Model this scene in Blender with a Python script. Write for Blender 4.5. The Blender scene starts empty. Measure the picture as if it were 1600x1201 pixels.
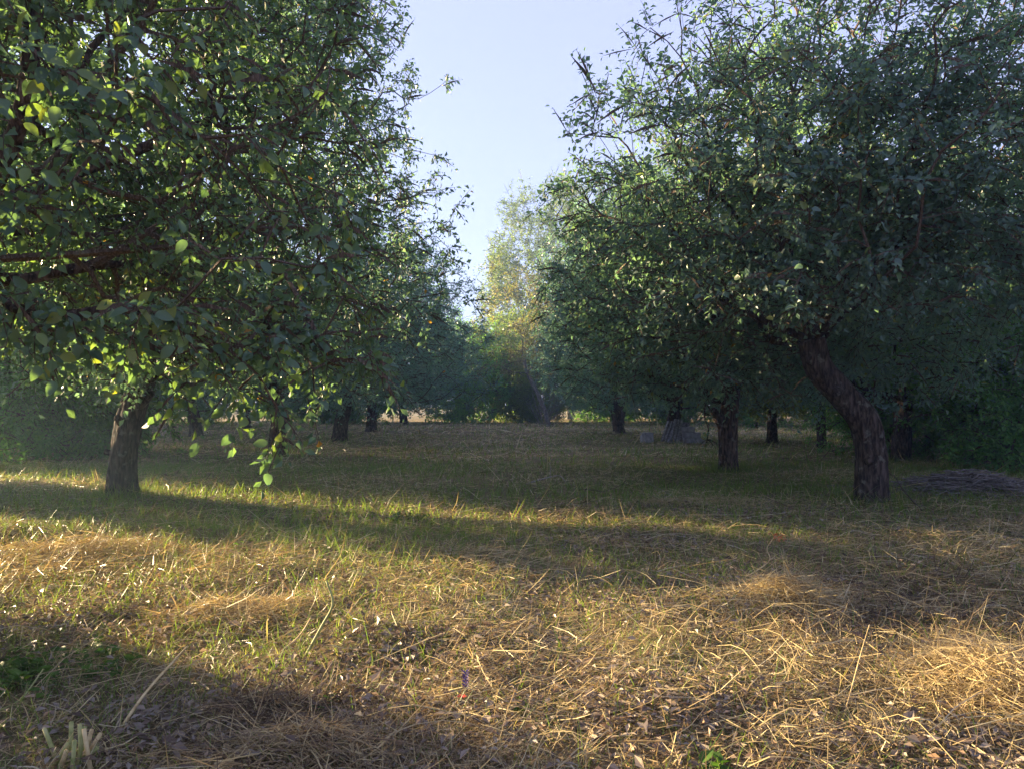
import bpy, math, random
import numpy as np
from mathutils import Vector

# ------------------------------------------------------------------ camera, sky, sun, exposure
S = bpy.context.scene
COL = S.collection
CAM_H = 1.45
F = 1155.6            # focal length in pixels of a 1600 px wide frame
HORIZON = 632.0
cam_d = bpy.data.cameras.new('camera')
cam_d.sensor_width = 36.0
cam_d.lens = 26.0
cam_d.clip_start = 0.05
cam_d.clip_end = 2000
cam = bpy.data.objects.new('camera', cam_d)
cam.location = (0, 0, CAM_H)
cam.rotation_euler = (math.radians(90) + math.atan((HORIZON - 600.5) / F), 0, 0)
COL.objects.link(cam)
S.camera = cam

SUN_EL = 12.0
SUN_DIR = Vector((-0.89, 0.46, 0)).normalized()          # towards the sun, on the ground plane
az = math.atan2(SUN_DIR.x, SUN_DIR.y)                    # clockwise from +Y
world = bpy.data.worlds.new('World')
S.world = world
world.use_nodes = True
nt = world.node_tree
nt.nodes.clear()
sky = nt.nodes.new('ShaderNodeTexSky')
sky.sky_type = 'NISHITA'
sky.sun_disc = False
sky.sun_elevation = math.radians(SUN_EL)
sky.sun_rotation = az
sky.air_density = 1.0
sky.dust_density = 1.0
sky.ozone_density = 2.2
bg = nt.nodes.new('ShaderNodeBackground')
bg.inputs['Strength'].default_value = 0.12
wo = nt.nodes.new('ShaderNodeOutputWorld')
veil = nt.nodes.new('ShaderNodeMix'); veil.data_type = 'RGBA'      # thin even high cloud over the clear sky
veil.inputs[0].default_value = .93
veil.inputs[7].default_value = (.475, .50, .88, 1)
nt.links.new(sky.outputs[0], veil.inputs[6])
nt.links.new(veil.outputs[2], bg.inputs['Color'])
nt.links.new(bg.outputs[0], wo.inputs['Surface'])

sun_d = bpy.data.lights.new('sun', 'SUN')
sun_d.energy = 4.0
sun_d.angle = math.radians(0.6)
sun_d.color = (1.0, 0.75, 0.43)
sun = bpy.data.objects.new('sun', sun_d)
to_sun = Vector((SUN_DIR.x * math.cos(math.radians(SUN_EL)), SUN_DIR.y * math.cos(math.radians(SUN_EL)), math.sin(math.radians(SUN_EL))))
sun.rotation_euler = to_sun.to_track_quat('Z', 'Y').to_euler()
sun.location = to_sun * 60
COL.objects.link(sun)

S.view_settings.view_transform = 'Standard'
S.view_settings.look = 'None'
S.view_settings.gamma = 1
S.view_settings.use_curve_mapping = False
S.view_settings.exposure = 3.35
S.cycles.max_bounces = 9
S.cycles.diffuse_bounces = 6
S.cycles.glossy_bounces = 1
S.cycles.transmission_bounces = 6
S.cycles.volume_bounces = 1
S.cycles.transparent_max_bounces = 4
S.cycles.caustics_reflective = False
S.cycles.caustics_refractive = False
S.cycles.sample_clamp_indirect = 4

# ------------------------------------------------------------------ helpers
def G(px, py):
    """ground point seen at a pixel of the 1600 px photograph"""
    Y = CAM_H * F / (py - HORIZON)
    return (px - 800.0) / F * Y, Y

def fbm2(x, y, seed=0, octaves=4, scale=1.0):
    r = np.random.RandomState(seed)
    out = np.zeros_like(np.asarray(x, float) + np.asarray(y, float))
    a, f = 1.0, scale
    tot = 0
    for o in range(octaves):
        for k in range(3):
            th = r.uniform(0, 6.283); ph = r.uniform(0, 6.283); ff = f * r.uniform(.7, 1.4)
            q = (x * math.cos(th) + y * math.sin(th)) * ff
            w = (-x * math.sin(th) + y * math.cos(th)) * ff * .6
            out = out + a * np.sin(q + ph + 1.3 * np.sin(w + ph * 2)) / 3
        tot += a
        a *= .55; f *= 2.1
    return out / tot

def gz(x, y):
    x = np.asarray(x, float); y = np.asarray(y, float)
    d = np.sqrt(x * x + y * y)
    fade = np.clip((40 - d) / 30, 0.25, 1)
    z = 0.075 * fbm2(x, y, 5, 3, .55) * fade + 0.045 * fbm2(x, y, 6, 3, 2.6) * np.clip((16 - d) / 10, 0, 1) + .042 * fbm2(x, y, 7, 3, 7.5) * np.clip((12 - d) / 6, 0, 1)
    z = z + 0.09 * np.exp(-((y - 8.1 - .25 * np.sin(x)) / .45) ** 2) * np.clip(-(x + 1.5) / 2, 0, 1)
    return z

def mesh_tris(name, V, T, tint=None, mat=None, smooth=False):
    V = np.ascontiguousarray(V, np.float32); T = np.ascontiguousarray(T, np.int32)
    k = T.shape[1]
    me = bpy.data.meshes.new(name)
    me.vertices.add(len(V)); me.vertices.foreach_set('co', V.ravel())
    me.loops.add(T.size); me.loops.foreach_set('vertex_index', T.ravel())
    me.polygons.add(len(T))
    me.polygons.foreach_set('loop_start', np.arange(0, T.size, k, dtype=np.int32))
    try:
        me.polygons.foreach_set('loop_total', np.full(len(T), k, np.int32))
    except Exception:
        pass
    me.polygons.foreach_set('use_smooth', np.full(len(T), smooth, bool))
    if tint is not None:
        a = me.attributes.new('tint', 'FLOAT', 'FACE')
        a.data.foreach_set('value', np.ascontiguousarray(tint, np.float32))
    if mat: me.materials.append(mat)
    me.update(calc_edges=True)
    return me

def link(name, me, parent=None, loc=(0, 0, 0), rz=0):
    o = bpy.data.objects.new(name, me)
    COL.objects.link(o)
    o.location = loc
    o.rotation_euler = (0, 0, rz)
    if parent: o.parent = parent
    return o

def tag(o, label=None, cat=None, group=None, kind=None):
    if label: o['label'] = label
    if cat: o['category'] = cat
    if group: o['group'] = group
    if kind: o['kind'] = kind
    return o

def norm(a):
    return a / np.maximum(np.linalg.norm(a, axis=-1, keepdims=True), 1e-9)

# ------------------------------------------------------------------ materials
def mat_new(name):
    m = bpy.data.materials.new(name)
    m.use_nodes = True
    n = m.node_tree
    n.nodes.clear()
    out = n.nodes.new('ShaderNodeOutputMaterial')
    return m, n, out

def ramp(n, stops):
    r = n.nodes.new('ShaderNodeValToRGB')
    els = r.color_ramp.elements
    while len(els) > 1: els.remove(els[-1])
    els[0].position = stops[0][0]; els[0].color = (*stops[0][1], 1)
    for p, c in stops[1:]:
        e = els.new(p); e.color = (*c, 1)
    return r

def leaf_mat(name, stops, trans=.35, gloss=.4, tcol=(1.15, 1.25, .45)):
    m, n, out = mat_new(name)
    at = n.nodes.new('ShaderNodeAttribute'); at.attribute_name = 'tint'
    r = ramp(n, stops)
    n.links.new(at.outputs['Fac'], r.inputs[0])
    pr = n.nodes.new('ShaderNodeBsdfPrincipled')
    pr.inputs['Roughness'].default_value = .42
    pr.inputs['Specular IOR Level'].default_value = gloss
    n.links.new(r.outputs[0], pr.inputs['Base Color'])
    tr = n.nodes.new('ShaderNodeBsdfTranslucent')
    mx = n.nodes.new('ShaderNodeMix'); mx.data_type = 'RGBA'; mx.blend_type = 'MULTIPLY'
    mx.inputs[0].default_value = 1
    n.links.new(r.outputs[0], mx.inputs[6])
    mx.inputs[7].default_value = (*[min(c * 1.6, 4) for c in tcol], 1)
    n.links.new(mx.outputs[2], tr.inputs['Color'])
    ms = n.nodes.new('ShaderNodeMixShader')
    ms.inputs[0].default_value = trans
    n.links.new(pr.outputs[0], ms.inputs[1]); n.links.new(tr.outputs[0], ms.inputs[2])
    n.links.new(ms.outputs[0], out.inputs['Surface'])
    return m

APPLE = [(0, (.072, .128, .122)), (.35, (.098, .162, .150)), (.7, (.126, .195, .160)), (.93, (.155, .22, .12)), (.985, (.14, .16, .045)), (1, (.30, .16, .03))]
M_apple = leaf_mat('apple_leaf', APPLE, .45, .5, (1.15, 1.3, .6))
M_near = leaf_mat('near_apple_leaf', [(0, (.055, .104, .085)), (.35, (.078, .136, .100)), (.7, (.105, .168, .095)), (.93, (.14, .20, .07)), (.985, (.18, .19, .04)), (1, (.34, .17, .03))], .40, .45, (1.2, 1.3, .42))
M_lit_apple = leaf_mat('sunlit_apple_leaf', [(0, (.09, .13, .04)), (.5, (.14, .18, .055)), (1, (.20, .22, .07))], .45, .4)  # sunlight put into the leaf colour of two outer-row crowns
M_apple_far = leaf_mat('orchard_leaf', [(0, (.080, .148, .142)), (.5, (.112, .188, .172)), (1, (.15, .225, .17))], .42, .65, (1.1, 1.3, .75))
M_bush = leaf_mat('bush_leaf', [(0, (.065, .15, .055)), (.5, (.095, .21, .065)), (1, (.15, .27, .07))], .45, .2)
M_brightbush = leaf_mat('bright_bush_leaf', [(0, (.08, .19, .06)), (.5, (.12, .26, .075)), (1, (.18, .31, .08))], .45, .2)  # bush leaf lightened to offset the shade at the far end
M_lit_bush = leaf_mat('sunlit_bush_leaf', [(0, (.08, .13, .03)), (.5, (.13, .19, .045)), (1, (.20, .23, .06))], .45)  # yellow-green of sunlit foliage put into the leaf colour
M_tall = leaf_mat('tall_tree_leaf', [(0, (.055, .09, .022)), (.5, (.095, .13, .03)), (1, (.16, .18, .04))], .45)
M_pale = leaf_mat('pale_leaf', [(0, (.12, .12, .05)), (.5, (.16, .15, .07)), (1, (.22, .17, .09))], .4)
M_straw = leaf_mat('straw', [(0, (.045, .032, .022)), (.22, (.14, .095, .06)), (.45, (.29, .215, .115)), (.7, (.42, .34, .175)), (.9, (.45, .385, .21)), (1, (.47, .42, .28))], .18, .12, (1, .9, .6))
M_grass = leaf_mat('grass_blade', [(0, (.10, .095, .035)), (.3, (.10, .145, .042)), (.65, (.115, .20, .045)), (.85, (.21, .25, .07)), (1, (.40, .34, .15))], .4, .15, (1.2, 1.2, .4))
M_weed = leaf_mat('weed_leaf', [(0, (.03, .06, .015)), (.5, (.05, .10, .02)), (1, (.09, .15, .03))], .35, .12, (1.1, 1.3, .4))
M_dryleaf = leaf_mat('dried_leaf', [(0, (.07, .05, .04)), (.4, (.16, .12, .09)), (.7, (.25, .22, .185)), (1, (.30, .19, .10))], .15, .1, (1, .9, .7))

def bark_mat(name, c1, c2, c3, scale=1.0, lichen=.15):
    m, n, out = mat_new(name)
    tc = n.nodes.new('ShaderNodeTexCoord')
    mp = n.nodes.new('ShaderNodeMapping')
    mp.inputs['Scale'].default_value = (14 * scale, 14 * scale, 3.2 * scale)
    n.links.new(tc.outputs['Object'], mp.inputs[0])
    vo = n.nodes.new('ShaderNodeTexVoronoi'); vo.feature = 'DISTANCE_TO_EDGE'
    no = n.nodes.new('ShaderNodeTexNoise'); no.inputs['Scale'].default_value = 2.2; no.inputs['Detail'].default_value = 6
    n.links.new(mp.outputs[0], no.inputs['Vector'])
    mixv = n.nodes.new('ShaderNodeMix'); mixv.data_type = 'RGBA'; mixv.inputs[0].default_value = .25
    n.links.new(mp.outputs[0], mixv.inputs[6]); n.links.new(no.outputs['Color'], mixv.inputs[7])
    sc = n.nodes.new('ShaderNodeVectorMath'); sc.operation = 'ADD'
    n.links.new(mp.outputs[0], sc.inputs[0]); n.links.new(no.outputs['Color'], sc.inputs[1])
    n.links.new(sc.outputs[0], vo.inputs['Vector'])
    vo.inputs['Scale'].default_value = 1.0
    cr = ramp(n, [(0, c1), (.12, c1), (.4, c2), (1, c3)])
    ad = n.nodes.new('ShaderNodeMath'); ad.operation = 'MULTIPLY_ADD'
    n.links.new(vo.outputs['Distance'], ad.inputs[0]); ad.inputs[1].default_value = 1.1
    n.links.new(no.outputs['Fac'], ad.inputs[2])
    su = n.nodes.new('ShaderNodeMath'); su.operation = 'SUBTRACT'; su.inputs[1].default_value = .35
    n.links.new(ad.outputs[0], su.inputs[0])
    n.links.new(su.outputs[0], cr.inputs[0])
    # lichen patches
    nl = n.nodes.new('ShaderNodeTexNoise'); nl.inputs['Scale'].default_value = 9; nl.inputs['Detail'].default_value = 5
    n.links.new(tc.outputs['Object'], nl.inputs['Vector'])
    lr = ramp(n, [(.60, (0, 0, 0)), (.68, (1, 1, 1))])
    n.links.new(nl.outputs['Fac'], lr.inputs[0])
    lm = n.nodes.new('ShaderNodeMath'); lm.operation = 'MULTIPLY'; lm.inputs[1].default_value = lichen * 3
    n.links.new(lr.outputs[0], lm.inputs[0])
    mx = n.nodes.new('ShaderNodeMix'); mx.data_type = 'RGBA'
    n.links.new(lm.outputs[0], mx.inputs[0]); n.links.new(cr.outputs[0], mx.inputs[6])
    mx.inputs[7].default_value = (.26, .27, .22, 1)
    pr = n.nodes.new('ShaderNodeBsdfPrincipled')
    pr.inputs['Roughness'].default_value = .92
    pr.inputs['Specular IOR Level'].default_value = .15
    n.links.new(mx.outputs[2], pr.inputs['Base Color'])
    bp = n.nodes.new('ShaderNodeBump'); bp.inputs['Strength'].default_value = .9; bp.inputs['Distance'].default_value = .03 / scale
    n.links.new(ad.outputs[0], bp.inputs['Height'])
    n.links.new(bp.outputs[0], pr.inputs['Normal'])
    n.links.new(pr.outputs[0], out.inputs['Surface'])
    return m
M_bark = bark_mat('apple_bark', (.022, .016, .013), (.095, .064, .050), (.20, .145, .118), 1, .12)
M_bark_dark = bark_mat('dark_apple_bark', (.018, .014, .012), (.070, .052, .043), (.16, .125, .105), 1, .12)
M_bark_pale = bark_mat('pale_bark', (.10, .09, .08), (.26, .24, .21), (.42, .40, .36), .7, .1)
M_twig = bark_mat('twig_bark', (.06, .045, .035), (.12, .085, .065), (.20, .15, .12), 3, .1)

def ground_mat():
    m, n, out = mat_new('mown_ground')
    tc = n.nodes.new('ShaderNodeTexCoord')
    n1 = n.nodes.new('ShaderNodeTexNoise'); n1.inputs['Scale'].default_value = .45; n1.inputs['Detail'].default_value = 7; n1.inputs['Roughness'].default_value = .65
    n2 = n.nodes.new('ShaderNodeTexNoise'); n2.inputs['Scale'].default_value = 38; n2.inputs['Detail'].default_value = 8; n2.inputs['Roughness'].default_value = .75
    n3 = n.nodes.new('ShaderNodeTexNoise'); n3.inputs['Scale'].default_value = 6; n3.inputs['Detail'].default_value = 6
    for q in (n1, n2, n3): n.links.new(tc.outputs['Object'], q.inputs['Vector'])
    r1 = ramp(n, [(.38, (.09, .095, .04)), (.5, (.17, .135, .07)), (.62, (.27, .20, .11))])
    r2 = ramp(n, [(.3, (.05, .036, .024)), (.5, (.15, .11, .06)), (.7, (.27, .20, .11))])
    n.links.new(n1.outputs['Fac'], r1.inputs[0]); n.links.new(n2.outputs['Fac'], r2.inputs[0])
    mx = n.nodes.new('ShaderNodeMix'); mx.data_type = 'RGBA'
    n.links.new(n3.outputs['Fac'], mx.inputs[0])
    n.links.new(r1.outputs[0], mx.inputs[6]); n.links.new(r2.outputs[0], mx.inputs[7])
    pr = n.nodes.new('ShaderNodeBsdfPrincipled'); pr.inputs['Roughness'].default_value = .95
    pr.inputs['Specular IOR Level'].default_value = .1
    n.links.new(mx.outputs[2], pr.inputs['Base Color'])
    bp = n.nodes.new('ShaderNodeBump'); bp.inputs['Strength'].default_value = .8; bp.inputs['Distance'].default_value = .04
    n.links.new(n2.outputs['Fac'], bp.inputs['Height']); n.links.new(bp.outputs[0], pr.inputs['Normal'])
    n.links.new(pr.outputs[0], out.inputs['Surface'])
    return m
M_ground = ground_mat()

def simple_mat(name, stops, scale=20, rough=.85, stretch=(1, 1, 1), bump=.3):
    m, n, out = mat_new(name)
    tc = n.nodes.new('ShaderNodeTexCoord')
    mp = n.nodes.new('ShaderNodeMapping'); mp.inputs['Scale'].default_value = stretch
    n.links.new(tc.outputs['Object'], mp.inputs[0])
    no = n.nodes.new('ShaderNodeTexNoise'); no.inputs['Scale'].default_value = scale; no.inputs['Detail'].default_value = 7
    n.links.new(mp.outputs[0], no.inputs['Vector'])
    r = ramp(n, stops); n.links.new(no.outputs['Fac'], r.inputs[0])
    pr = n.nodes.new('ShaderNodeBsdfPrincipled'); pr.inputs['Roughness'].default_value = rough
    pr.inputs['Specular IOR Level'].default_value = .2
    n.links.new(r.outputs[0], pr.inputs['Base Color'])
    bp = n.nodes.new('ShaderNodeBump'); bp.inputs['Strength'].default_value = bump; bp.inputs['Distance'].default_value = .01
    n.links.new(no.outputs['Fac'], bp.inputs['Height']); n.links.new(bp.outputs[0], pr.inputs['Normal'])
    n.links.new(pr.outputs[0], out.inputs['Surface'])
    return m
M_slate = simple_mat('weathered_slate', [(.35, (.13, .12, .12)), (.55, (.25, .24, .24)), (.75, (.42, .40, .38))], 14)
M_block = simple_mat('grey_block', [(.3, (.22, .21, .22)), (.55, (.36, .35, .37)), (.75, (.48, .47, .48))], 9)
M_wood = simple_mat('weathered_wood', [(.3, (.16, .13, .10)), (.6, (.34, .30, .25)), (.8, (.50, .46, .40))], 16, stretch=(6, 6, .6))
M_brush = simple_mat('dry_brushwood', [(.3, (.10, .085, .075)), (.6, (.19, .165, .15)), (.8, (.30, .27, .25))], 14)
M_stalk = simple_mat('dry_stalk', [(.3, (.30, .20, .09)), (.5, (.46, .35, .17)), (.75, (.56, .45, .25))], 30, .6)
M_greenstalk = simple_mat('green_stalk', [(.3, (.17, .19, .06)), (.5, (.27, .28, .10)), (.75, (.38, .35, .16))], 25, .6)
M_red = simple_mat('red_petal', [(.3, (.45, .03, .03)), (.7, (.65, .06, .05))], 40, .5)
M_violet = simple_mat('violet_petal', [(.3, (.07, .045, .16)), (.7, (.13, .08, .26))], 60, .6)
M_redseed = simple_mat('russet_seed_head', [(.3, (.30, .10, .04)), (.7, (.48, .18, .07))], 60, .7)

# ------------------------------------------------------------------ swept tubes
def sweep(P, R, sides=8, ridge=0.0, seed=0, cap=True, closed_base=False, flare=0.0):
    P = np.asarray(P, float); R = np.asarray(R, float)
    n = len(P)
    T = np.gradient(P, axis=0); T = norm(T)
    u = np.array([1., 0, 0]) if abs(T[0][0]) < .9 else np.array([0, 1., 0])
    V = np.zeros((n, sides, 3)); ang = np.arange(sides) / sides * 2 * math.pi
    ca, sa = np.cos(ang), np.sin(ang)
    rs = np.random.RandomState(abs(int(seed)))
    if ridge:
        arc = np.concatenate([[0], np.cumsum(np.linalg.norm(np.diff(P, axis=0), axis=1))])
        mod = np.ones((n, sides))
        for k in (2, 3, 5, 7, 9, 11, 13):
            ph = rs.uniform(0, 6.28); w = rs.uniform(-1.0, 1.0); q = rs.uniform(.8, 2.2)
            mod += ridge * (1.3 if k < 6 else .75) / math.sqrt(k) * np.sin(k * ang[None, :] + ph + w * arc[:, None] * 1.5 + .8 * np.sin(q * arc[:, None] * 3 + ph))
        if flare:
            lob = 1 + .35 * np.sin(4 * ang + rs.uniform(0, 6)) + .2 * np.sin(7 * ang + rs.uniform(0, 6))
            mod += flare * np.exp(-arc[:, None] / .14) * lob[None, :]
        mod += rs.normal(0, ridge * .22, mod.shape)
    for i in range(n):
        u = u - T[i] * np.dot(u, T[i]); u = u / np.linalg.norm(u)
        w = np.cross(T[i], u)
        r = R[i] * (mod[i] if ridge else 1.0)
        V[i] = P[i] + (ca * r)[:, None] * u + (sa * r)[:, None] * w
    V = V.reshape(-1, 3)
    i = np.arange(n - 1)[:, None] * sides; j = np.arange(sides)[None, :]; j2 = (j + 1) % sides
    a = (i + j).ravel(); b = (i + j2).ravel(); c = (i + sides + j2).ravel(); d = (i + sides + j).ravel()
    Tt = np.concatenate([np.stack([a, b, c], 1), np.stack([a, c, d], 1)])
    if cap:
        V = np.vstack([V, P[-1] + T[-1] * R[-1] * .3])
        e = (n - 1) * sides
        Tt = np.vstack([Tt, np.array([[e + q, e + (q + 1) % sides, len(V) - 1] for q in range(sides)])])
    if closed_base:
        V = np.vstack([V, P[0]])
        Tt = np.vstack([Tt, np.array([[(q + 1) % sides, q, len(V) - 1] for q in range(sides)])])
    return V, Tt

def smooth_path(P, k=4):
    P = np.asarray(P, float)
    if len(P) < 3:
        t = np.linspace(0, 1, k + 1)[:, None]
        return P[0] * (1 - t) + P[-1] * t
    Q = np.vstack([2 * P[0] - P[1], P, 2 * P[-1] - P[-2]])
    out = []
    for i in range(len(P) - 1):
        p0, p1, p2, p3 = Q[i], Q[i + 1], Q[i + 2], Q[i + 3]
        for s in range(k):
            t = s / k
            out.append(.5 * ((2 * p1) + (-p0 + p2) * t + (2 * p0 - 5 * p1 + 4 * p2 - p3) * t * t + (-p0 + 3 * p1 - 3 * p2 + p3) * t ** 3))
    out.append(P[-1])
    return np.array(out)

class Geo:
    def __init__(s): s.V = []; s.T = []; s.n = 0; s.t = []
    def add(s, V, T, tint=None):
        s.V.append(V); s.T.append(np.asarray(T) + s.n); s.n += len(V)
        if tint is not None: s.t.append(tint)
    def mesh(s, name, mat, smooth=False):
        return mesh_tris(name, np.vstack(s.V), np.vstack(s.T), np.concatenate(s.t) if s.t else None, mat, smooth)

# ------------------------------------------------------------------ leaves
def leaves_geo(P, A, N, L, W, hi=False, rs=None):
    """P base, A axis, N normal guess, L length, W half width -> verts, tris"""
    A = norm(A); B = norm(np.cross(A, N)); N = np.cross(B, A)
    n = len(P); L = L[:, None]; W = W[:, None]
    if not hi:
        lift = W * .35
        mid = P + A * L * .45
        v = np.stack([P, mid + B * W + N * lift, P + A * L - N * L * .12, mid - B * W + N * lift], 1)
        base = np.arange(n)[:, None] * 4
        t = np.stack([base + [0, 2, 1], base + [0, 3, 2]], 1).reshape(-1, 3)
        return v.reshape(-1, 3), t
    m1 = P + A * L * .38 - N * L * .02; tip = P + A * L - N * L * .16
    m2 = P + A * L * .72 - N * L * .07
    a1 = P + A * L * .22 + B * W * .78 + N * W * .28; a2 = P + A * L * .55 + B * W * .95 + N * W * .22
    b1 = P + A * L * .22 - B * W * .78 + N * W * .28; b2 = P + A * L * .55 - B * W * .95 + N * W * .22
    v = np.stack([P, a1, a2, tip, b2, b1, m1, m2], 1)
    base = np.arange(n)[:, None] * 8
    idx = [[0, 6, 1], [1, 6, 2], [6, 7, 2], [2, 7, 3], [0, 5, 6], [5, 4, 6], [6, 4, 7], [7, 4, 3]]
    t = np.stack([base + k for k in idx], 1).reshape(-1, 3)
    return v.reshape(-1, 3), t

def shoots(tips, tdir, rs, nshoot, nleaf, slen, leafL, up=.25, droop=.25, hi=False, aspect=.30, curl=.5, topz=None):
    """leafy shoots at branch tips: returns (leaf base, axis, normal, L, W), shoot geometry"""
    n = len(tips)
    base = np.repeat(tips, nshoot, 0) + rs.normal(0, .03, (n * nshoot, 3))
    d = norm(np.repeat(tdir, nshoot, 0) * .75 + rs.normal(0, .75, (n * nshoot, 3)) + [0, 0, up - droop])
    ln = slen * rs.uniform(.45, 1.35, n * nshoot)
    if topz is not None:      # upright water shoots near the top of the crown
        hi_m = (base[:, 2] > topz) & (rs.rand(len(base)) < .35)
        ln[hi_m] *= 1.8
        d[hi_m] = norm(d[hi_m] * .5 + [0, 0, 1.0])
    sag = np.stack([np.zeros(len(d)), np.zeros(len(d)), -droop * ln * rs.uniform(.2, 1.0, len(d))], 1)
    end = base + d * ln[:, None] + sag
    midp = base + d * ln[:, None] * .5 + sag * .15
    # shoot ribbons: 3-sided prism of two segments
    r0 = .0035
    s = norm(np.cross(d, rs.normal(0, 1, d.shape))); s2 = np.cross(d, s)
    ring = lambda c, r: np.stack([c + s * r, c - .5 * s * r + .87 * s2 * r, c - .5 * s * r - .87 * s2 * r], 1)
    V = np.concatenate([ring(base, r0), midp[:, None, :], end[:, None, :]], 1)
    V = V.reshape(-1, 3); b = np.arange(len(base))[:, None] * 5
    idx = []
    for k in range(3):
        idx += [[k, (k + 1) % 3, 3]]
    idx += [[0, 3, 4], [1, 3, 4]]
    T = np.stack([b + q for q in idx], 1).reshape(-1, 3)
    # leaves
    t = (np.arange(nleaf) + .6) / nleaf
    t = t[None, :] + rs.uniform(-.05, .05, (len(base), nleaf)); t = np.clip(t, .02, 1)
    a0 = (1 - t) ** 2; a1 = 2 * t * (1 - t); a2 = t ** 2
    c1 = 2 * midp - .5 * base - .5 * end
    P = a0[..., None] * base[:, None] + a1[..., None] * c1[:, None] + a2[..., None] * end[:, None]
    phi = (np.arange(nleaf) * 2.4)[None, :] + rs.uniform(0, 6.28, (len(base), 1)) + rs.normal(0, .4, (len(base), nleaf))
    side = np.cos(phi)[..., None] * s[:, None] + np.sin(phi)[..., None] * s2[:, None]
    A = norm(side + d[:, None] * rs.uniform(.3, 1.0, phi.shape)[..., None] + np.array([0, 0, -curl]) * rs.uniform(0, 1.3, phi.shape)[..., None])
    N = np.array([0, 0, 1.0]) + rs.normal(0, .55, A.shape)
    P = P + A * .02
    P, A, N = P.reshape(-1, 3), A.reshape(-1, 3), N.reshape(-1, 3)
    L = leafL * rs.uniform(.4, 1.28, len(P)); W = L * aspect * rs.uniform(.75, 1.15, len(P))
    return P, A, N, L, W, V, T, base

# ------------------------------------------------------------------ tree generator
def lobes(rs, k=14, amp=.28):
    c = norm(rs.normal(0, 1, (k, 3))); a = rs.uniform(-amp, amp, k); s = rs.uniform(2.5, 7, k)
    return lambda D: 1 + (a * np.exp(s * (D @ c.T - 1))).sum(1)

def crown_points(rs, c, rad, zbot, n, amp=.28, inner=.42, droopedge=.5, clear=None):
    f = lobes(rs, amp=amp)
    out = []
    while sum(map(len, out)) < n:
        D = norm(rs.normal(0, 1, (n * 2, 3)))
        u = (inner ** 3 + (1 - inner ** 3) * rs.rand(len(D))) ** (1 / 3)
        P = c + D * (f(D) * u)[:, None] * rad
        e = np.linalg.norm((P[:, :2] - c[:2]) / rad[:2], axis=1)
        zb = zbot + (.9 - np.clip(e, 0, 1)) * droopedge + .18 * np.sin(P[:, 0] * 2.1 + P[:, 1] * 1.7)
        ok = P[:, 2] > zb
        if clear is not None: ok &= clear(P)
        out.append(P[ok])
    P = np.vstack(out)
    cen = P[:max(n // 5, 8)]                       # boughs: tips gather in tufts with gaps between
    k = rs.randint(len(cen), size=n * 2)
    Q = cen[k] + rs.normal(0, .085, (n * 2, 3)) * rad.mean()
    if clear is not None: Q = Q[clear(Q)]
    Q = Q[Q[:, 2] > zbot - .1][:int(n * .72)]
    return np.vstack([Q, P[-(n - len(Q)):]])

def grow(rs, trunk, limbs, tips, bf=.28, sag=.05):
    """connect every tip to the nearest point of the growing tree"""
    pos = [np.asarray(p, float) for p in trunk]; par = [-1] + list(range(len(trunk) - 1))
    start = len(trunk) - 1
    for lb in limbs:
        j = lb[0] if isinstance(lb[0], (int, np.integer)) else start
        pts = lb[1:] if isinstance(lb[0], (int, np.integer)) else lb
        for p in pts:
            pos.append(np.asarray(p, float)); par.append(j); j = len(pos) - 1
    low = start - 1
    plen = np.zeros(200000)
    P = np.zeros((len(pos) + len(tips) * 5, 3)); P[:len(pos)] = pos
    for i in range(len(pos)):
        plen[i] = 0 if par[i] < 0 else plen[par[i]] + np.linalg.norm(P[i] - P[par[i]])
    m = len(pos)
    fork = P[start]
    order = np.argsort(np.linalg.norm(tips - fork, axis=1) + rs.normal(0, .3, len(tips)))
    isTip = []
    tips_i = []
    for q in order:
        t = tips[q]
        d = np.linalg.norm(P[:m] - t, axis=1)
        cost = d + bf * plen[:m]
        cost[:max(low, 0)] += 50
        j = int(np.argmin(cost))
        L = d[j]
        k = 1 if L < .35 else (2 if L < .9 else 4)
        a = P[j].copy()
        pd = P[j] - P[par[j]] if par[j] >= 0 else np.array([0, 0, 1.])
        pd = pd / max(np.linalg.norm(pd), 1e-6)
        ctrl = a + (pd * .35 + norm(t - a) * .4 + rs.normal(0, .10, 3)) * L * .6
        prev = j
        for s in range(1, k + 1):
            u = s / k
            p = (1 - u) ** 2 * a + 2 * u * (1 - u) * ctrl + u * u * t
            if s < k: p = p + rs.normal(0, .03, 3) * min(L, 1)
            P[m] = p; par.append(prev); plen[m] = plen[prev] + np.linalg.norm(p - P[prev]); prev = m; m += 1
        tips_i.append(prev)
    return P[:m], np.array(par), np.array(tips_i), start

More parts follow.
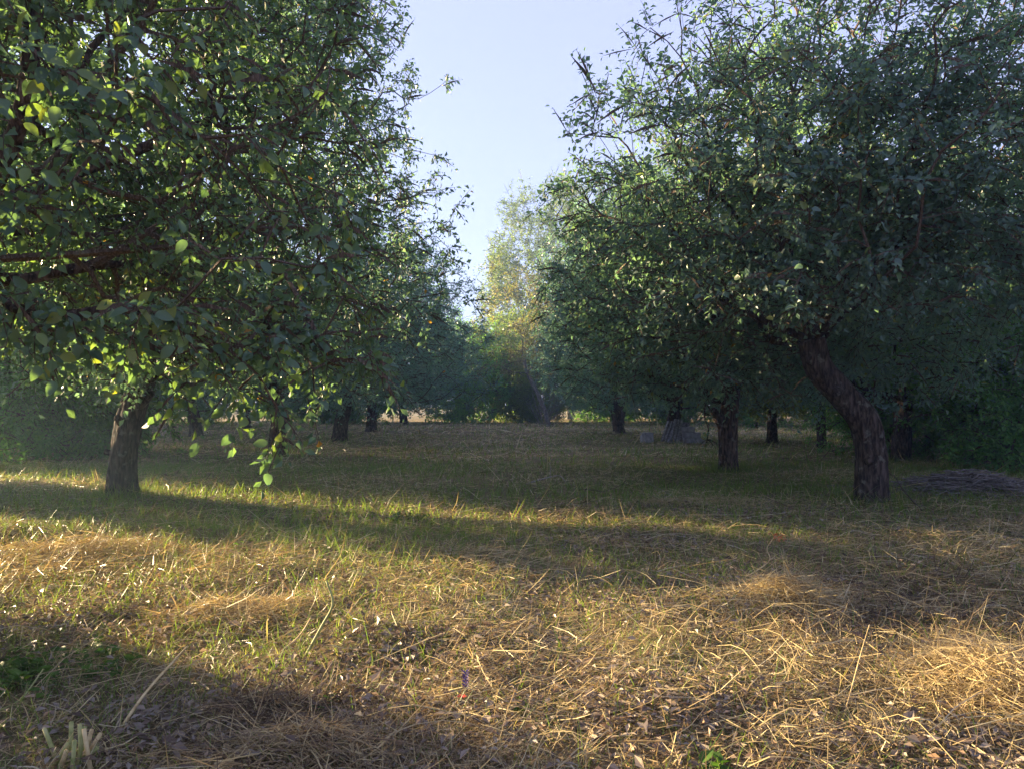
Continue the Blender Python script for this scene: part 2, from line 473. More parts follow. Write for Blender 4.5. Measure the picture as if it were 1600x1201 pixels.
def tree_arrays(seed, trunk, tr, c, rad, zbot, ntip, nshoot, nleaf, leafL, slen=.32, limbs=(), hi=False, amp=.28, inner=.42,
                extra=None, clear=None, topf=.45, thick=.035, droop=.3, up=.25, rtip=.006, droopedge=.5, aspect=.30, curl=.5, flare=.4, expo=2.3, sides=40, stubs=()):
    rs = np.random.RandomState(abs(int(seed)))
    c = np.asarray(c, float); rad = np.asarray(rad, float)
    tips = crown_points(rs, c, rad, zbot, ntip, amp, inner, droopedge, clear)
    if extra is not None: tips = np.vstack([tips, np.asarray(extra, float)])
    P, par, ti, start = grow(rs, trunk, limbs, tips)
    n = len(P)
    cnt = np.zeros(n); cnt[ti] = 1
    for i in range(n - 1, 0, -1):
        if i > start or True:
            if par[i] >= 0: cnt[par[i]] += cnt[i]
    cnt = np.maximum(cnt, 1)
    R = rtip * cnt ** (1 / expo)
    R = R * (1 if R[start] < tr * .95 else tr * .95 / R[start])
    R = np.maximum(R, .004)
    # trunk taper
    for i in range(start + 1):
        R[i] = tr * (1.0 - .16 * i / max(start, 1))
    kids = [[] for _ in range(n)]
    for i in range(1, n):
        if par[i] >= 0: kids[par[i]].append(i)
    bark = Geo(); twig = Geo()
    # trunk
    TP = smooth_path(P[:start + 1], 7)
    TR = np.interp(np.linspace(0, start, len(TP)), np.arange(start + 1), R[:start + 1])
    V, T = sweep(TP, TR, sides, .07, seed, True, flare=flare)
    bark.add(V, T)
    for (p0, p1, r_) in stubs:                      # knots and sawn-off limbs
        p0 = np.array(p0, float); p1 = np.array(p1, float)
        V, T = sweep([p0, (p0 + p1) / 2, p1], [r_ * 1.35, r_ * 1.05, r_], 12, .07, seed + 7, True); bark.add(V, T)
    stack = []
    for i in range(max(0, start - 1), start + 1):
        for k in kids[i]:
            if k > start: stack.append((i, k))
    while stack:
        p, k = stack.pop()
        path = [p, k]; cur = k
        while kids[cur]:
            ks = sorted(kids[cur], key=lambda q: -R[q])
            for q in ks[1:]: stack.append((cur, q))
            cur = ks[0]; path.append(cur)
        pr = R[path].copy(); pr[0] = min(pr[0], pr[1] * 1.25)
        pts = P[path]
        if pr[1] > thick:
            # thick part of the chain belongs to the trunk mesh
            kk = int(np.sum(pr > thick * .6)); kk = max(2, min(kk + 1, len(path)))
            sp = smooth_path(pts[:kk], 3); rr = np.interp(np.linspace(0, kk - 1, len(sp)), np.arange(kk), pr[:kk])
            V, T = sweep(sp, rr, 10 if pr[1] > .06 else 7, .05, seed + k)
            bark.add(V, T)
            if kk < len(path):
                V, T = sweep(pts[kk - 1:], pr[kk - 1:], 4, cap=False)
                twig.add(V, T, np.zeros(len(T)))
        else:
            V, T = sweep(pts, pr, 5 if pr[1] > .015 else 3, cap=False)
            twig.add(V, T, np.zeros(len(T)))
    tp = P[ti]; td = norm(P[ti] - P[par[ti]])
    outw = norm(tp - c)
    td = norm(td * .6 + outw * .5)
    ztop = c[2] + rad[2] * topf
    lp, la, ln_, ll, lw, sv, st, _ = shoots(tp, td, rs, nshoot, nleaf, slen, leafL, up, droop, hi, aspect, curl, ztop)
    twig.add(sv, st, np.zeros(len(st)))
    ln_ = ln_ * .8 + norm((lp - c) * [1, 1, .6]) * .95      # blades turn to the light outside the crown
    return bark, twig, (lp, la, ln_, ll, lw), rs

LEAF_MESHES = {}
def leaf_part_mesh(mat):
    """unit apple leaves: oval blade folded on its midrib, serrated edge, short petiole"""
    if mat.name in LEAF_MESHES: return LEAF_MESHES[mat.name]
    res = []
    for v in range(6):
        r = np.random.RandomState(90 + v)
        ts = np.array([0, .1, .25, .42, .6, .78, .92, 1.0])
        wd = np.array([0, .17, .27, .31, .29, .20, .09, 0]) * (1 + r.uniform(-.06, .06, 8))
        bend = r.uniform(.08, .35); fold = r.uniform(.15, .5); tw = r.uniform(-.3, .3)
        V = [(-.22, 0, .04)]; T = []
        for t, w in zip(ts, wd):
            z = -bend * t * t; y = .05 * math.sin(3 * t + v)
            V.append((t, y, z))
            a = tw * t
            wl = w * (1 + r.uniform(-.05, .05))
            V.append((t, y + wl * math.cos(a), z + wl * fold + wl * math.sin(a) + .012 * math.sin(17 * t + v)))
            V.append((t, y - wl * math.cos(a), z + wl * fold - wl * math.sin(a) + .012 * math.sin(15 * t)))
        for i in range(7):
            m0, l0, r0 = 1 + 3 * i, 2 + 3 * i, 3 + 3 * i
            m1, l1, r1 = m0 + 3, l0 + 3, r0 + 3
            if i == 0: T += [(m0, m1, l1), (m0, r1, m1)]
            elif i == 6: T += [(m0, m1, l0), (m0, r0, m1)]
            else: T += [(m0, m1, l1), (m0, l1, l0), (m0, r1, m1), (m0, r0, r1)]
        k = len(V); V += [(-.22, .012, .04), (0, .012, 0)]
        T += [(0, 1, k + 1), (0, k + 1, k)]
        tint = np.full(len(T), [.25, .5, .75, .9, .4, .96][v])
        res.append(mesh_tris('leaf', V, T, tint, mat, True))
    LEAF_MESHES[mat.name] = res
    return res

TREES = {}
def build_tree(name, label, cat, group, loc, seed, mat=None, bark=None, parts=0, tint=(0, 1), **kw):
    """an empty with trunk and crown; the leaves that show largest are parts of their own"""
    mat = mat or M_apple
    b, t, (lp, la, ln_, ll, lw), rs = tree_arrays(seed, **kw)
    root = bpy.data.objects.new(name, None); COL.objects.link(root); root.location = loc
    root.empty_display_size = .3
    tag(root, label, cat, group)
    link('trunk', b.mesh('trunk', bark or M_bark, True), root)
    tm = t.mesh('twigs', M_twig)
    tag(link('twigs', tm, root), kind='stuff')
    keep = np.ones(len(lp), bool)
    if parts:
        wp = lp + np.asarray(loc)
        rel = wp - np.array([0, 0, CAM_H])
        px = rel[:, 0] / np.maximum(rel[:, 1], .1) * F; py = rel[:, 2] / np.maximum(rel[:, 1], .1) * F
        vis = (rel[:, 1] > 1.5) & (np.abs(px) < 790) & (py < 625) & (py > -200)
        size = np.where(vis, ll * F / np.maximum(np.linalg.norm(rel, axis=1), .1), 0)
        # spread over the visible side: front leaf of each small patch of the picture
        key = (np.floor(px / 14).astype(int) * 1000 + np.floor(py / 14).astype(int))
        order = np.argsort(-size); seen = set(); pick = []
        for i in order:
            if size[i] <= 0 or len(pick) >= parts: break
            if key[i] in seen: continue
            seen.add(key[i]); pick.append(i)
        keep[pick] = False
        lm = leaf_part_mesh(mat)
        for i in pick:
            o = link('leaf', lm[rs.randint(6)], root)
            A = Vector(la[i]).normalized(); B = Vector(ln_[i]).cross(A).normalized(); N = A.cross(B)
            from mathutils import Matrix
            s = float(ll[i]) * 1.05
            M = Matrix(((A.x, B.x, N.x), (A.y, B.y, N.y), (A.z, B.z, N.z)))
            o.rotation_euler = M.to_euler(); o.location = lp[i]; o.scale = (s, s, s)
    hi = kw.get('hi', False)
    if hi:      # folded eight-sided leaves only where they are near enough to show it
        near = np.linalg.norm(lp + np.asarray(loc), axis=1) < 4.9
    else: near = np.zeros(len(lp), bool)
    parts_ = []
    for sel, h in ((keep & near, True), (keep & ~near, False)):
        if sel.sum(): parts_.append((leaves_geo(lp[sel], la[sel], ln_[sel], ll[sel], lw[sel], h), np.full(int(sel.sum()), 8 if h else 2)))
    lpk = np.vstack([lp[keep & near], lp[keep & ~near]])
    V = np.vstack([p[0][0] for p in parts_]); off = 0; TT = []
    for p, _ in parts_: TT.append(p[1] + off); off += len(p[0])
    T = np.vstack(TT); reps = np.concatenate([r for _, r in parts_])
    n = int(keep.sum())
    # tone changes from bough to bough and from leaf to leaf
    tn = tint[0] + (tint[1] - tint[0]) * np.clip(.45 + .25 * fbm2(lpk[:, 0], lpk[:, 2] + lpk[:, 1] * .6, seed, 2, 1.6) + rs.normal(0, .2, n), 0, .985)
    tn[rs.rand(n) < .003] = 1.0
    me = mesh_tris('crown', V, T, np.repeat(tn, reps), mat)
    tag(link('crown', me, root), kind='stuff')
    return root

def copy_tree(src, name, label, loc, rz, sc, group=None, crown=None):
    r = src.copy(); COL.objects.link(r); r.name = name
    r.location = loc; r.rotation_euler = (0, 0, rz); r.scale = sc if hasattr(sc, '__len__') else (sc, sc, sc)
    r['label'] = label
    if group: r['group'] = group
    for ch in src.children:
        if ch.name.startswith('leaf'): continue
        c = ch.copy(); COL.objects.link(c); c.parent = r
        if ch.name.startswith('crown') and not crown and ch.material_slots[0].link == 'OBJECT': c.material_slots[0].link = 'DATA'
        if crown and ch.name.startswith('crown'):
            c.material_slots[0].link = 'OBJECT'; c.material_slots[0].material = crown
    return r

# ------------------------------------------------------------------ the ground
def build_ground():
    gx = np.concatenate([-np.geomspace(400, 14, 34), np.linspace(-13.8, 13.8, 185), np.geomspace(14, 400, 34)])
    gy = np.concatenate([-np.geomspace(300, 3, 12), np.linspace(-2.5, 24, 190), np.geomspace(24.3, 500, 60)])
    X, Y = np.meshgrid(gx, gy)
    Z = gz(X, Y)
    V = np.stack([X.ravel(), Y.ravel(), Z.ravel()], 1)
    nx, ny = len(gx), len(gy)
    i = (np.arange(ny - 1)[:, None] * nx + np.arange(nx - 1)[None, :]).ravel()
    Q = np.stack([i, i + 1, i + nx + 1, i + nx], 1)
    o = link('ground', mesh_tris('ground', V, Q, None, M_ground, True))
    tag(o, kind='structure')
build_ground()

# ------------------------------------------------------------------ orchard trees
def T3(x, y, z): return (x, y, z)
GL = 'old apple trees of the left orchard row'
GR = 'old apple trees of the right orchard row'

def base(px, py, dz=-.06):
    x, y = G(px, py)
    return (x, y, float(gz(x, y)) + dz)

# nearest tree on the left: trunk outside the frame, boughs hang into it
loc = (-5.75, 4.7, -.05)
def clear0(P):
    w = P + np.array(loc)
    edge = -.9 - .12 * np.clip(w[:, 2] - 2, 0, 9)
    return (w[:, 1] > 2.7) & (w[:, 0] < edge) & (w[:, 0] / np.maximum(w[:, 1], .1) < -.19) & ~((w[:, 1] < 4.2) & (w[:, 0] > -1.6))
rx = np.random.RandomState(4)
hang = []
for (px, py, Y, k) in ((435, 675, 4.9, 1), (430, 640, 5.0, 1), (400, 600, 4.8, 2), (490, 615, 5.2, 1), (560, 560, 5.3, 3), (525, 560, 5.2, 3), (320, 620, 4.6, 1), (300, 560, 4.5, 3), (250, 480, 4.2, 5), (360, 530, 4.6, 5), (100, 500, 4.2, 5), (480, 530, 5.2, 5), (420, 500, 5, 6), (200, 510, 4.6, 4), (20, 480, 4.4, 4)):
    for q in range(k):
        x = (px + rx.normal(0, 24) - 800) / F * Y; z = CAM_H - (py + rx.normal(0, 12) - HORIZON) / F * Y
        hang.append((x - loc[0], Y + rx.normal(0, .12) - loc[1], z - loc[2]))
near_apple = build_tree('apple_tree', 'nearest apple tree whose large backlit leaves hang in from the left edge', 'apple tree', GL, loc, 11, mat=M_near,
    parts=300, hi=True, tint=(.05, 1), trunk=[(0, 0, 0), (.05, 0, .7), (.2, -.1, 1.4), (.4, -.2, 1.95)], tr=.24,
    limbs=[[(1.3, .0, 2.4), (2.2, .1, 2.75), (2.70, -.12, 3.4), (2.78, -.2, 4.2)], [(1.2, .6, 2.5), (2.2, 1.2, 2.7), (3.2, 1.3, 2.8), (4.0, 1.0, 2.5), (4.3, .6, 2.1)], [(.9, 1.2, 3), (1.1, 2.3, 4.2)], [(-.2, .3, 3)], [(1.4, 1.5, 3.2), (2.8, 2.5, 4.3)]],
    c=(1.45, 1.1, 4.1), rad=(3.5, 3.5, 3.3), zbot=2.0, ntip=1850, nshoot=5, nleaf=9, leafL=.072, slen=.27, clear=clear0, extra=hang, droop=.45, curl=.8, aspect=.33)

b = base(195, 775)
L1 = build_tree('apple_tree', 'tall apple tree on the left with a reddish lit trunk beside the sunny grass strip', 'apple tree', GL, b, 21,
    stubs=[((.02, -.12, 1.25), (.05, -.30, 1.33), .055), ((-.08, -.05, .75), (-.24, -.12, .80), .045), ((.25, -.05, 1.5), (.5, -.15, 1.72), .06)],
    parts=250, trunk=[(0, 0, 0), (-.02, 0, .5), (.04, 0, 1.05), (.16, 0, 1.55), (.32, 0, 1.95)], tr=.205, bark=M_bark_dark,
    limbs=[[(.6, -.1, 2.7), (.9, -.3, 3.8), (1.2, 0, 5.5), (1.3, 0, 7)], [(-.5, .2, 2.6), (-1.4, .3, 3.6)], [(1.2, .2, 2.5), (2.6, .2, 3.4)], [(.3, -1.1, 2.7), (.4, -2.2, 3.3)]],
    c=(.7, 0, 6.3), rad=(4.1, 4.5, 5.6), amp=.34, topf=.25, zbot=1.8, ntip=2300, nshoot=5, nleaf=9, leafL=.095, slen=.36)

b = base(434, 712)
L2 = build_tree('apple_tree', 'second trunk along the left row, half hidden by hanging sunlit leaves', 'apple tree', GL, b, 31, mat=M_apple_far,
    trunk=[(0, 0, 0), (.02, 0, .6), (.05, 0, 1.2), (-.05, 0, 1.8)], tr=.25,
    limbs=[[(.5, 0, 2.6), (.9, 0, 4)], [(-.7, 0, 2.7)]],
    c=(.2, 0, 4.6), rad=(4.7, 4.6, 3.7), zbot=1.6, ntip=1050, nshoot=5, nleaf=8, leafL=.115, slen=.42)

b = base(530, 689)
L3 = build_tree('apple_tree', 'third tree of the left row with a stout dark trunk in open grass', 'apple tree', GL, b, 41, mat=M_apple_far,
    trunk=[(0, 0, 0), (.05, 0, .6), (.22, 0, 1.3), (.3, 0, 1.8)], tr=.28,
    limbs=[[(.8, 0, 2.6), (1.3, 0, 4)], [(-.4, 0, 2.7)]],
    c=(.3, 0, 4.3), rad=(5.2, 4.8, 3.9), zbot=1.25, ntip=1000, nshoot=5, nleaf=8, leafL=.125, slen=.45)

b = base(1360, 788)
R1 = build_tree('apple_tree', 'big apple tree on the right with a thick trunk bending left', 'apple tree', GR, b, 51,
    stubs=[((-.1, -.12, .7), (-.16, -.27, .74), .05), ((-.5, -.1, 1.75), (-.62, -.28, 1.7), .06)],
    parts=250, trunk=[(0, 0, 0), (0, 0, .5), (-.02, 0, .95), (-.12, 0, 1.32), (-.42, 0, 1.68), (-.74, 0, 2.05), (-.85, 0, 2.45)], tr=.215, bark=M_bark_dark,
    limbs=[[(-1.05, -.1, 3.2), (-1.5, -.3, 4.4), (-1.7, 0, 6)], [(-.55, .3, 3.3), (-.2, .5, 4.6), (0, .5, 6.2)], [(-1.6, .1, 2.8), (-2.6, .2, 3.4), (-3.6, 0, 4.2)], [3, (.15, .1, 1.75), (.5, .3, 2.3), (1.1, .5, 3.0), (2, .3, 3.8)], [(-.6, -1.0, 2.9), (-.4, -2, 3.4)]],
    c=(.0, 0, 4.6), rad=(4.95, 4.5, 3.5), amp=.40, topf=.25, zbot=1.75, clear=lambda P: ~((P[:, 2] > 5.3) & (P[:, 0] < -4.85 + (P[:, 2] - 5.3) * .95)) & ~((P[:, 1] < .6) & (np.abs(P[:, 0] + .5) < 1.5 - .25 * P[:, 1]) & (P[:, 2] < 2.75)), ntip=2250, nshoot=5, nleaf=9, leafL=.090, aspect=.33, droopedge=.3, slen=.36)

b = base(1137, 736)
R2 = build_tree('apple_tree', 'apple tree whose upright trunk forks low, with a broken stub on its left', 'apple tree', GR, b, 61, mat=M_apple,
    trunk=[(0, 0, 0), (0, 0, .5), (0, 0, .95), (.04, 0, 1.35), (.1, 0, 1.9)], tr=.215,
    stubs=[((-.03, 0, .85), (-.34, 0, 1.42), .085)],
    limbs=[[(.15, 0, 2.8), (.1, 0, 4.2)], [(-.9, 0, 2.6), (-1.8, .2, 3.2)]],
    c=(-.2, 0, 4.0), rad=(4.0, 4.0, 3.5), zbot=1.55, ntip=1400, nshoot=5, nleaf=8, leafL=.11, droopedge=.3, slen=.38)

b = base(1050, 690)
R3 = build_tree('apple_tree', 'apple tree with grey sheets leaning on its trunk', 'apple tree', GR, b, 71, mat=M_apple_far,
    trunk=[(-.1, 0, 0), (0, 0, .6), (.12, 0, 1.2), (.2, 0, 1.8)], tr=.27,
    limbs=[[(.3, 0, 2.8), (.3, 0, 4.2)], [(-.9, 0, 2.6)]],
    c=(-.1, 0, 4.8), rad=(4.9, 4.7, 4.2), zbot=1.45, ntip=1200, nshoot=5, nleaf=8, leafL=.135, droopedge=.3, slen=.45)

def put(src, px, py, label, rz, sc, group, name='apple_tree', crown=None):
    x, y = G(px, py)
    return copy_tree(src, name, label, (x, y, float(gz(x, y)) - .05), rz, sc, group, crown)

put(L3, 631, 662, 'slim grey-trunked tree, farthest trunk seen along the left row', 2.2, (1.05, 1.05, 1.0), GL)
copy_tree(L2, 'apple_tree', 'left row tree whose crown fills the gap behind the third trunk', (-7.6, 40, 0), 1.1, (1.1, 1.1, 1.0), GL)
put(R3, 965, 676, 'fourth trunk of the right row, rising left of the grey sheets', 2.5, (1.0, 1.0, .92), GR)
copy_tree(L3, 'apple_tree', 'last apple tree of the right row beside the bare grey bush', (7.6, 52, 0), .4, (1.0, 1.0, .85), GR)
GB = 'apple trees of the outer right row'
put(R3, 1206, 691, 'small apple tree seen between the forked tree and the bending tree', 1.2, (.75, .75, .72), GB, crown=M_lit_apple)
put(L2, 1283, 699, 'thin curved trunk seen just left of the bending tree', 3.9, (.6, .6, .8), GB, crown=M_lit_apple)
put(R3, 1408, 721, 'dark trunk right of the bending tree with a pale pole leaning beside it', 4.4, (.88, .88, .9), GB)
GO = 'apple trees of the outer left row'
copy_tree(R2, 'apple_tree', 'apple tree deep in shade behind the tall left tree', (-14.8, 22.5, 0), 1.4, .95, GO)
copy_tree(L3, 'apple_tree', 'apple tree far back between the first two left trunks', (-14.5, 34, 0), 2.9, (.95, .95, .9), GO)
copy_tree(L2, 'apple_tree', 'low crowned apple tree behind the second left trunk', (-16.5, 46, 0), .3, (1, 1, .95), GO)

# ------------------------------------------------------------------ shrubs and far trees
def stems(rs, k, spread, h):
    return [[(rs.uniform(-1, 1) * spread * .3, rs.uniform(-1, 1) * spread * .3, h * .3), (rs.uniform(-1, 1) * spread, rs.uniform(-1, 1) * spread, h * .7)] for _ in range(k)]

SH = []
for i, (w, h, mt) in enumerate(((2.2, 2.2, M_bush), (2.8, 1.8, M_bush), (1.9, 2.9, M_bush), (2.3, 2.6, M_lit_bush))):
    rs_ = np.random.RandomState(200 + i)
    c = dict(trunk=[(0, 0, 0), (0, 0, .15), (.02, 0, .3)], tr=.05, limbs=stems(rs_, 8, w * .6, h * 1.6), c=(0, 0, h * .85), rad=(w, w, h), zbot=.12,
             ntip=700, nshoot=5, nleaf=8, leafL=.125, slen=.40, droopedge=.0, amp=.4, inner=.3, flare=0, rtip=.004, thick=.03)
    SH.append((c, mt))
GS = 'shrubs closing the far end of the orchard'
shrubs = [
    # x, y, variant, scale, rot, label
    (-3.9, 60, 0, (1.3, 1.2, 1.25), 0, 'green bush at the left foot of the sky gap'),
    (.3, 62, 1, (1.2, 1.2, 1.6), .8, 'broad saturated green bush in the middle of the far end'),
    (2.3, 58, 3, (.7, .7, .75), 1.9, 'yellow green bush catching sun just right of centre'),
    (8.5, 64, 0, (1.6, 1.3, 1.3), 2.7, 'bush behind the fourth right trunk'),
    (13.5, 58, 1, (1.6, 1.3, 1.5), 1.2, 'bush seen left of the leaning grey sheets'),
    (16.5, 50, 2, (1.5, 1.4, 1.0), 5.1, 'bush seen between the grey sheets and the forked trunk'),
    (20.5, 46, 3, (1.5, 1.4, 1.1), 4.0, 'bright green bush seen right of the forked trunk'),
    (22.5, 37, 3, (1.3, 1.2, 1.0), 3.3, 'bush coloured as sunlit, seen through the gap left of the bending tree'),
    (15.8, 32, 2, (.9, .9, .7), 2.2, 'low bush beyond the outer right row'),
    (-12.2, 56.5, 1, (1.2, 1.0, 1.4), .4, 'bush behind the farthest left trunk'),
    (-16.5, 58, 0, (1.7, 1.4, 1.4), 1.6, 'bush far back right of the third left trunk'),
    (-24, 55, 2, (1.6, 1.5, 1.1), 2.6, 'bush far back behind the second left trunk'),
    (-30, 52, 1, (1.8, 1.5, 1.6), 3.1, 'bush at the back between the left trunks'),
    (-27, 42, 0, (1.6, 1.4, 1.3), 4.4, 'bush behind the tall left tree'),
]
proto = [None] * 4
for x, y, v, sc, rz, lab in shrubs:
    if proto[v] is None:
        c, mt = SH[v]
        o = build_tree('shrub', lab, 'shrub', GS, (x, y, -.05), 201 + v, mat=mt, bark=M_twig, **c)
        o.rotation_euler.z = rz; o.scale = (sc[0] * 1.25, sc[1] * 1.2, sc[2] * 1.5); proto[v] = o
    else:
        copy_tree(proto[v], 'shrub', lab, (x, y, -.05), rz, (sc[0] * 1.25, sc[1] * 1.2, sc[2] * 1.5))
for v in (0, 1):      # leaf colour lightened on two shaded bushes in the middle of the far end
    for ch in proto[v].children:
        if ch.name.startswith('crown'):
            ch.material_slots[0].link = 'OBJECT'; ch.material_slots[0].material = M_lit_bush if v else M_brightbush
GD = 'dark shrubs at the edges of the orchard'
for x, y, v, sc, rz, lab in (
    (-12.9, 18.4, 2, (.9, .9, .9), 1, 'dark bush at the left edge beside the shaded grass'),
    (-12.0, 20.6, 1, (.8, .8, 1.2), 2, 'low dark bush left of the tall left trunk'),
    (-14.5, 22.5, 0, (1.2, 1.2, 1.1), 3, 'tall dark bush behind the left edge'),
    (-13.9, 14.4, 0, (.55, .55, 1.0), 3.6, 'narrow unseen bush added beyond the left edge to shade the grass'),  # added out of frame to cast the dark band across the grass
    (11.0, 16.4, 2, (.85, .85, .85), .5, 'many-stemmed dark bush at the right edge'),
    (-6.1, 5.65, 2, (.30, .30, .36), 1.0, 'small unseen bush added beyond the left edge to shade the foreground'),  # added out of frame to darken the lower left foreground
    (13.2, 18.5, 0, (1.1, 1.1, 1.2), 1.5, 'tall dark bush behind the right edge'),
    (10.6, 20.5, 2, (.8, .8, .9), 2.5, 'dark bush just right of the leaning pale pole'),
    (15.5, 23, 1, (1.2, 1.2, 1.7), 3.5, 'wide bush filling the far right under the crowns'),
    (18.5, 27, 0, (1.5, 1.5, 1.6), 5.5, 'bush farthest back on the right edge')):
    copy_tree(proto[v], 'shrub', lab, (x, y, -.05), rz, sc, GD)

# tall far trees
GT = 'tall trees beyond the orchard'
tallA = build_tree('tall_tree', 'tall sunlit yellow green tree rising in the gap right of the sky', 'tree', GT, (2.3, 72, 0), 301, mat=M_tall, bark=M_bark_pale,
    trunk=[(0, 0, 0), (.2, 0, 2.5), (.1, 0, 5), (.4, 0, 8)], tr=.32, limbs=[[(.5, 0, 11), (.2, 0, 15), (.3, 0, 18.5)], [(-1.4, 0, 10), (-2.2, 0, 13)], [(2, 0, 11), (2.8, 0, 14)]],
    c=(-.6, 0, 12.8), rad=(4.9, 4.6, 8.6), zbot=3.2, ntip=1150, nshoot=4, nleaf=7, leafL=.25, slen=.75, amp=.5, inner=.35, droopedge=1, flare=.3)
copy_tree(tallA, 'tall_tree', 'second sunlit tree standing right behind the tall gap tree', (6.0, 77, 0), 4.2, (.95, .95, .95))
copy_tree(tallA, 'tall_tree', 'sunlit treetop showing between the tall gap tree and the big right crown', (10.0, 84, 0), 2.1, (1.0, 1.0, 1.12))
tallB = build_tree('tall_tree', 'pale half bare tree with whitish leaning stem below the tall gap tree', 'tree', GT, (1.5, 54, 0), 311, mat=M_pale, bark=M_bark_pale,
    trunk=[(1.2, 0, 0), (.6, 0, 1.8), (-.3, 0, 3.6), (-.7, 0, 5)], tr=.15, limbs=[[(-.8, 0, 7), (-.5, 0, 9)], [(.5, 0, 6.5), (1.4, 0, 8)]],
    c=(-.2, 0, 7.0), rad=(2.6, 2.4, 3.8), zbot=3.2, ntip=260, nshoot=4, nleaf=6, leafL=.17, slen=.7, amp=.5, inner=.2, flare=.2)
for x, y, rz, sc, lab in (
    (-4.5, 96, 1, (1.1, 1.1, .5), 'distant low tree in the foot of the sky gap'),
    (14, 78, 3, (1.5, 1.5, .75), 'far tree behind the upper left of the right row'),
    (23, 72, 4, (1.6, 1.6, .75), 'far tree behind the right row, over the grey sheets'),
    (32, 62, 5, (1.6, 1.6, .75), 'far tree behind the forked apple tree'),
    (40, 52, 0, (1.6, 1.6, .75), 'far tree behind the bending apple tree'),
    (36, 38, 2, (1.5, 1.5, .7), 'tree behind the outer right row'),
    (-35, 68, 4.6, (1.7, 1.7, .55), 'far tree behind the second left trunk'),
    (-44, 60, .6, (1.7, 1.7, .6), 'far tree behind the tall left tree')):
    copy_tree(tallA, 'tall_tree', lab, (x, y, 0), rz, sc)
# unseen trees added at left to shade the lower orchard; sun slips past them
for k, (x, y, rz, sc) in enumerate(((-38, 38.5, 1, (1.35, 1.35, .68)), (-33, 45, 2, (1.5, 1.5, .68)))):
    copy_tree(tallA, 'tall_tree', ('nearer', 'farther')[k] + ' unseen tree added beyond the left picture edge to shade the orchard', (x, y, 0), rz, sc, 'unseen shade trees left of the orchard')

# bare grey bush at the far end
def bare_bush():
    rs = np.random.RandomState(77)
    x, y = 2.35, 51
    g = Geo()
    for k in range(26):
        a = rs.uniform(0, 6.28); r = rs.uniform(0, .5)
        p0 = np.array([r * math.cos(a), r * math.sin(a), 0]); d = norm(np.array([math.cos(a) * rs.uniform(.1, .7), math.sin(a) * rs.uniform(.1, .7), 1]))
        h = rs.uniform(1.6, 3.6); p = [p0 + d * h * t + rs.normal(0, .07, 3) * t for t in np.linspace(0, 1, 5)]
        V, T = sweep(p, np.linspace(.016, .005, 5), 3, cap=False); g.add(V, T)
        for q in range(6):
            t = rs.uniform(.3, 1); s = p0 + d * h * t; e = s + norm(rs.normal(0, 1, 3) + [0, 0, .6]) * rs.uniform(.3, .9)
            V, T = sweep([s, (s + e) / 2 + rs.normal(0, .05, 3), e], [.01, .008, .005], 3, cap=False); g.add(V, T)
    o = link('bare_bush', g.mesh('bare_bush', M_bark_pale), None, (x, y, 0))
    tag(o, 'leafless grey bush standing in front of the far greenery right of centre', 'bush')
bare_bush()

# ------------------------------------------------------------------ grass and hay
def zone_green(x, y):
    """share of living grass against hay"""
    g = .44 + .45 * fbm2(x, y, 15, 3, .9)
    g = g + (.38 - .22 * np.clip(x / 3, 0, 1)) * np.exp(-((y - 10.4) / 2.0) ** 2) + .06 * np.exp(-((y - 15) / 5.0) ** 2) + .12 * np.clip((x - 2) / 4, 0, 1) * (y > 8.5)
    g = g + .14 * np.clip(-x / 2, -.4, 1) * (y < 9.5)
    g = g - .16 * (y > 24)
    return np.clip(g, .03, .95)

def scatter(rs, y0, y1, n, pad=.76):
    y = np.sqrt(rs.uniform(y0 ** 2, y1 ** 2, n)); x = rs.uniform(-1, 1, n) * (pad * y + .3)
    return x, y

def ribbons(P, D, N, L, W, bend, segs=3):
    """curved tapering ribbons"""
    n = len(P); B = norm(np.cross(D, N))
    rows = []
    for s in range(segs + 1):
        t = s / segs
        c = P + D * (L * t)[:, None] + N * (bend * L * t * t)[:, None]
        w = W * (1 - .85 * t ** 2)
        if s == segs: rows.append(c[:, None])
        else: rows.append(np.stack([c - B * w[:, None], c + B * w[:, None]], 1))
    V = np.concatenate(rows, 1); k = V.shape[1]
    b = np.arange(n)[:, None] * k
    idx = []
    for s in range(segs - 1):
        o = 2 * s; idx += [[o, o + 1, o + 3], [o, o + 3, o + 2]]
    o = 2 * (segs - 1); idx.append([o, o + 1, o + 2])
    T = np.stack([b + q for q in idx], 1).reshape(-1, 3)
    return V.reshape(-1, 3), T, len(idx)

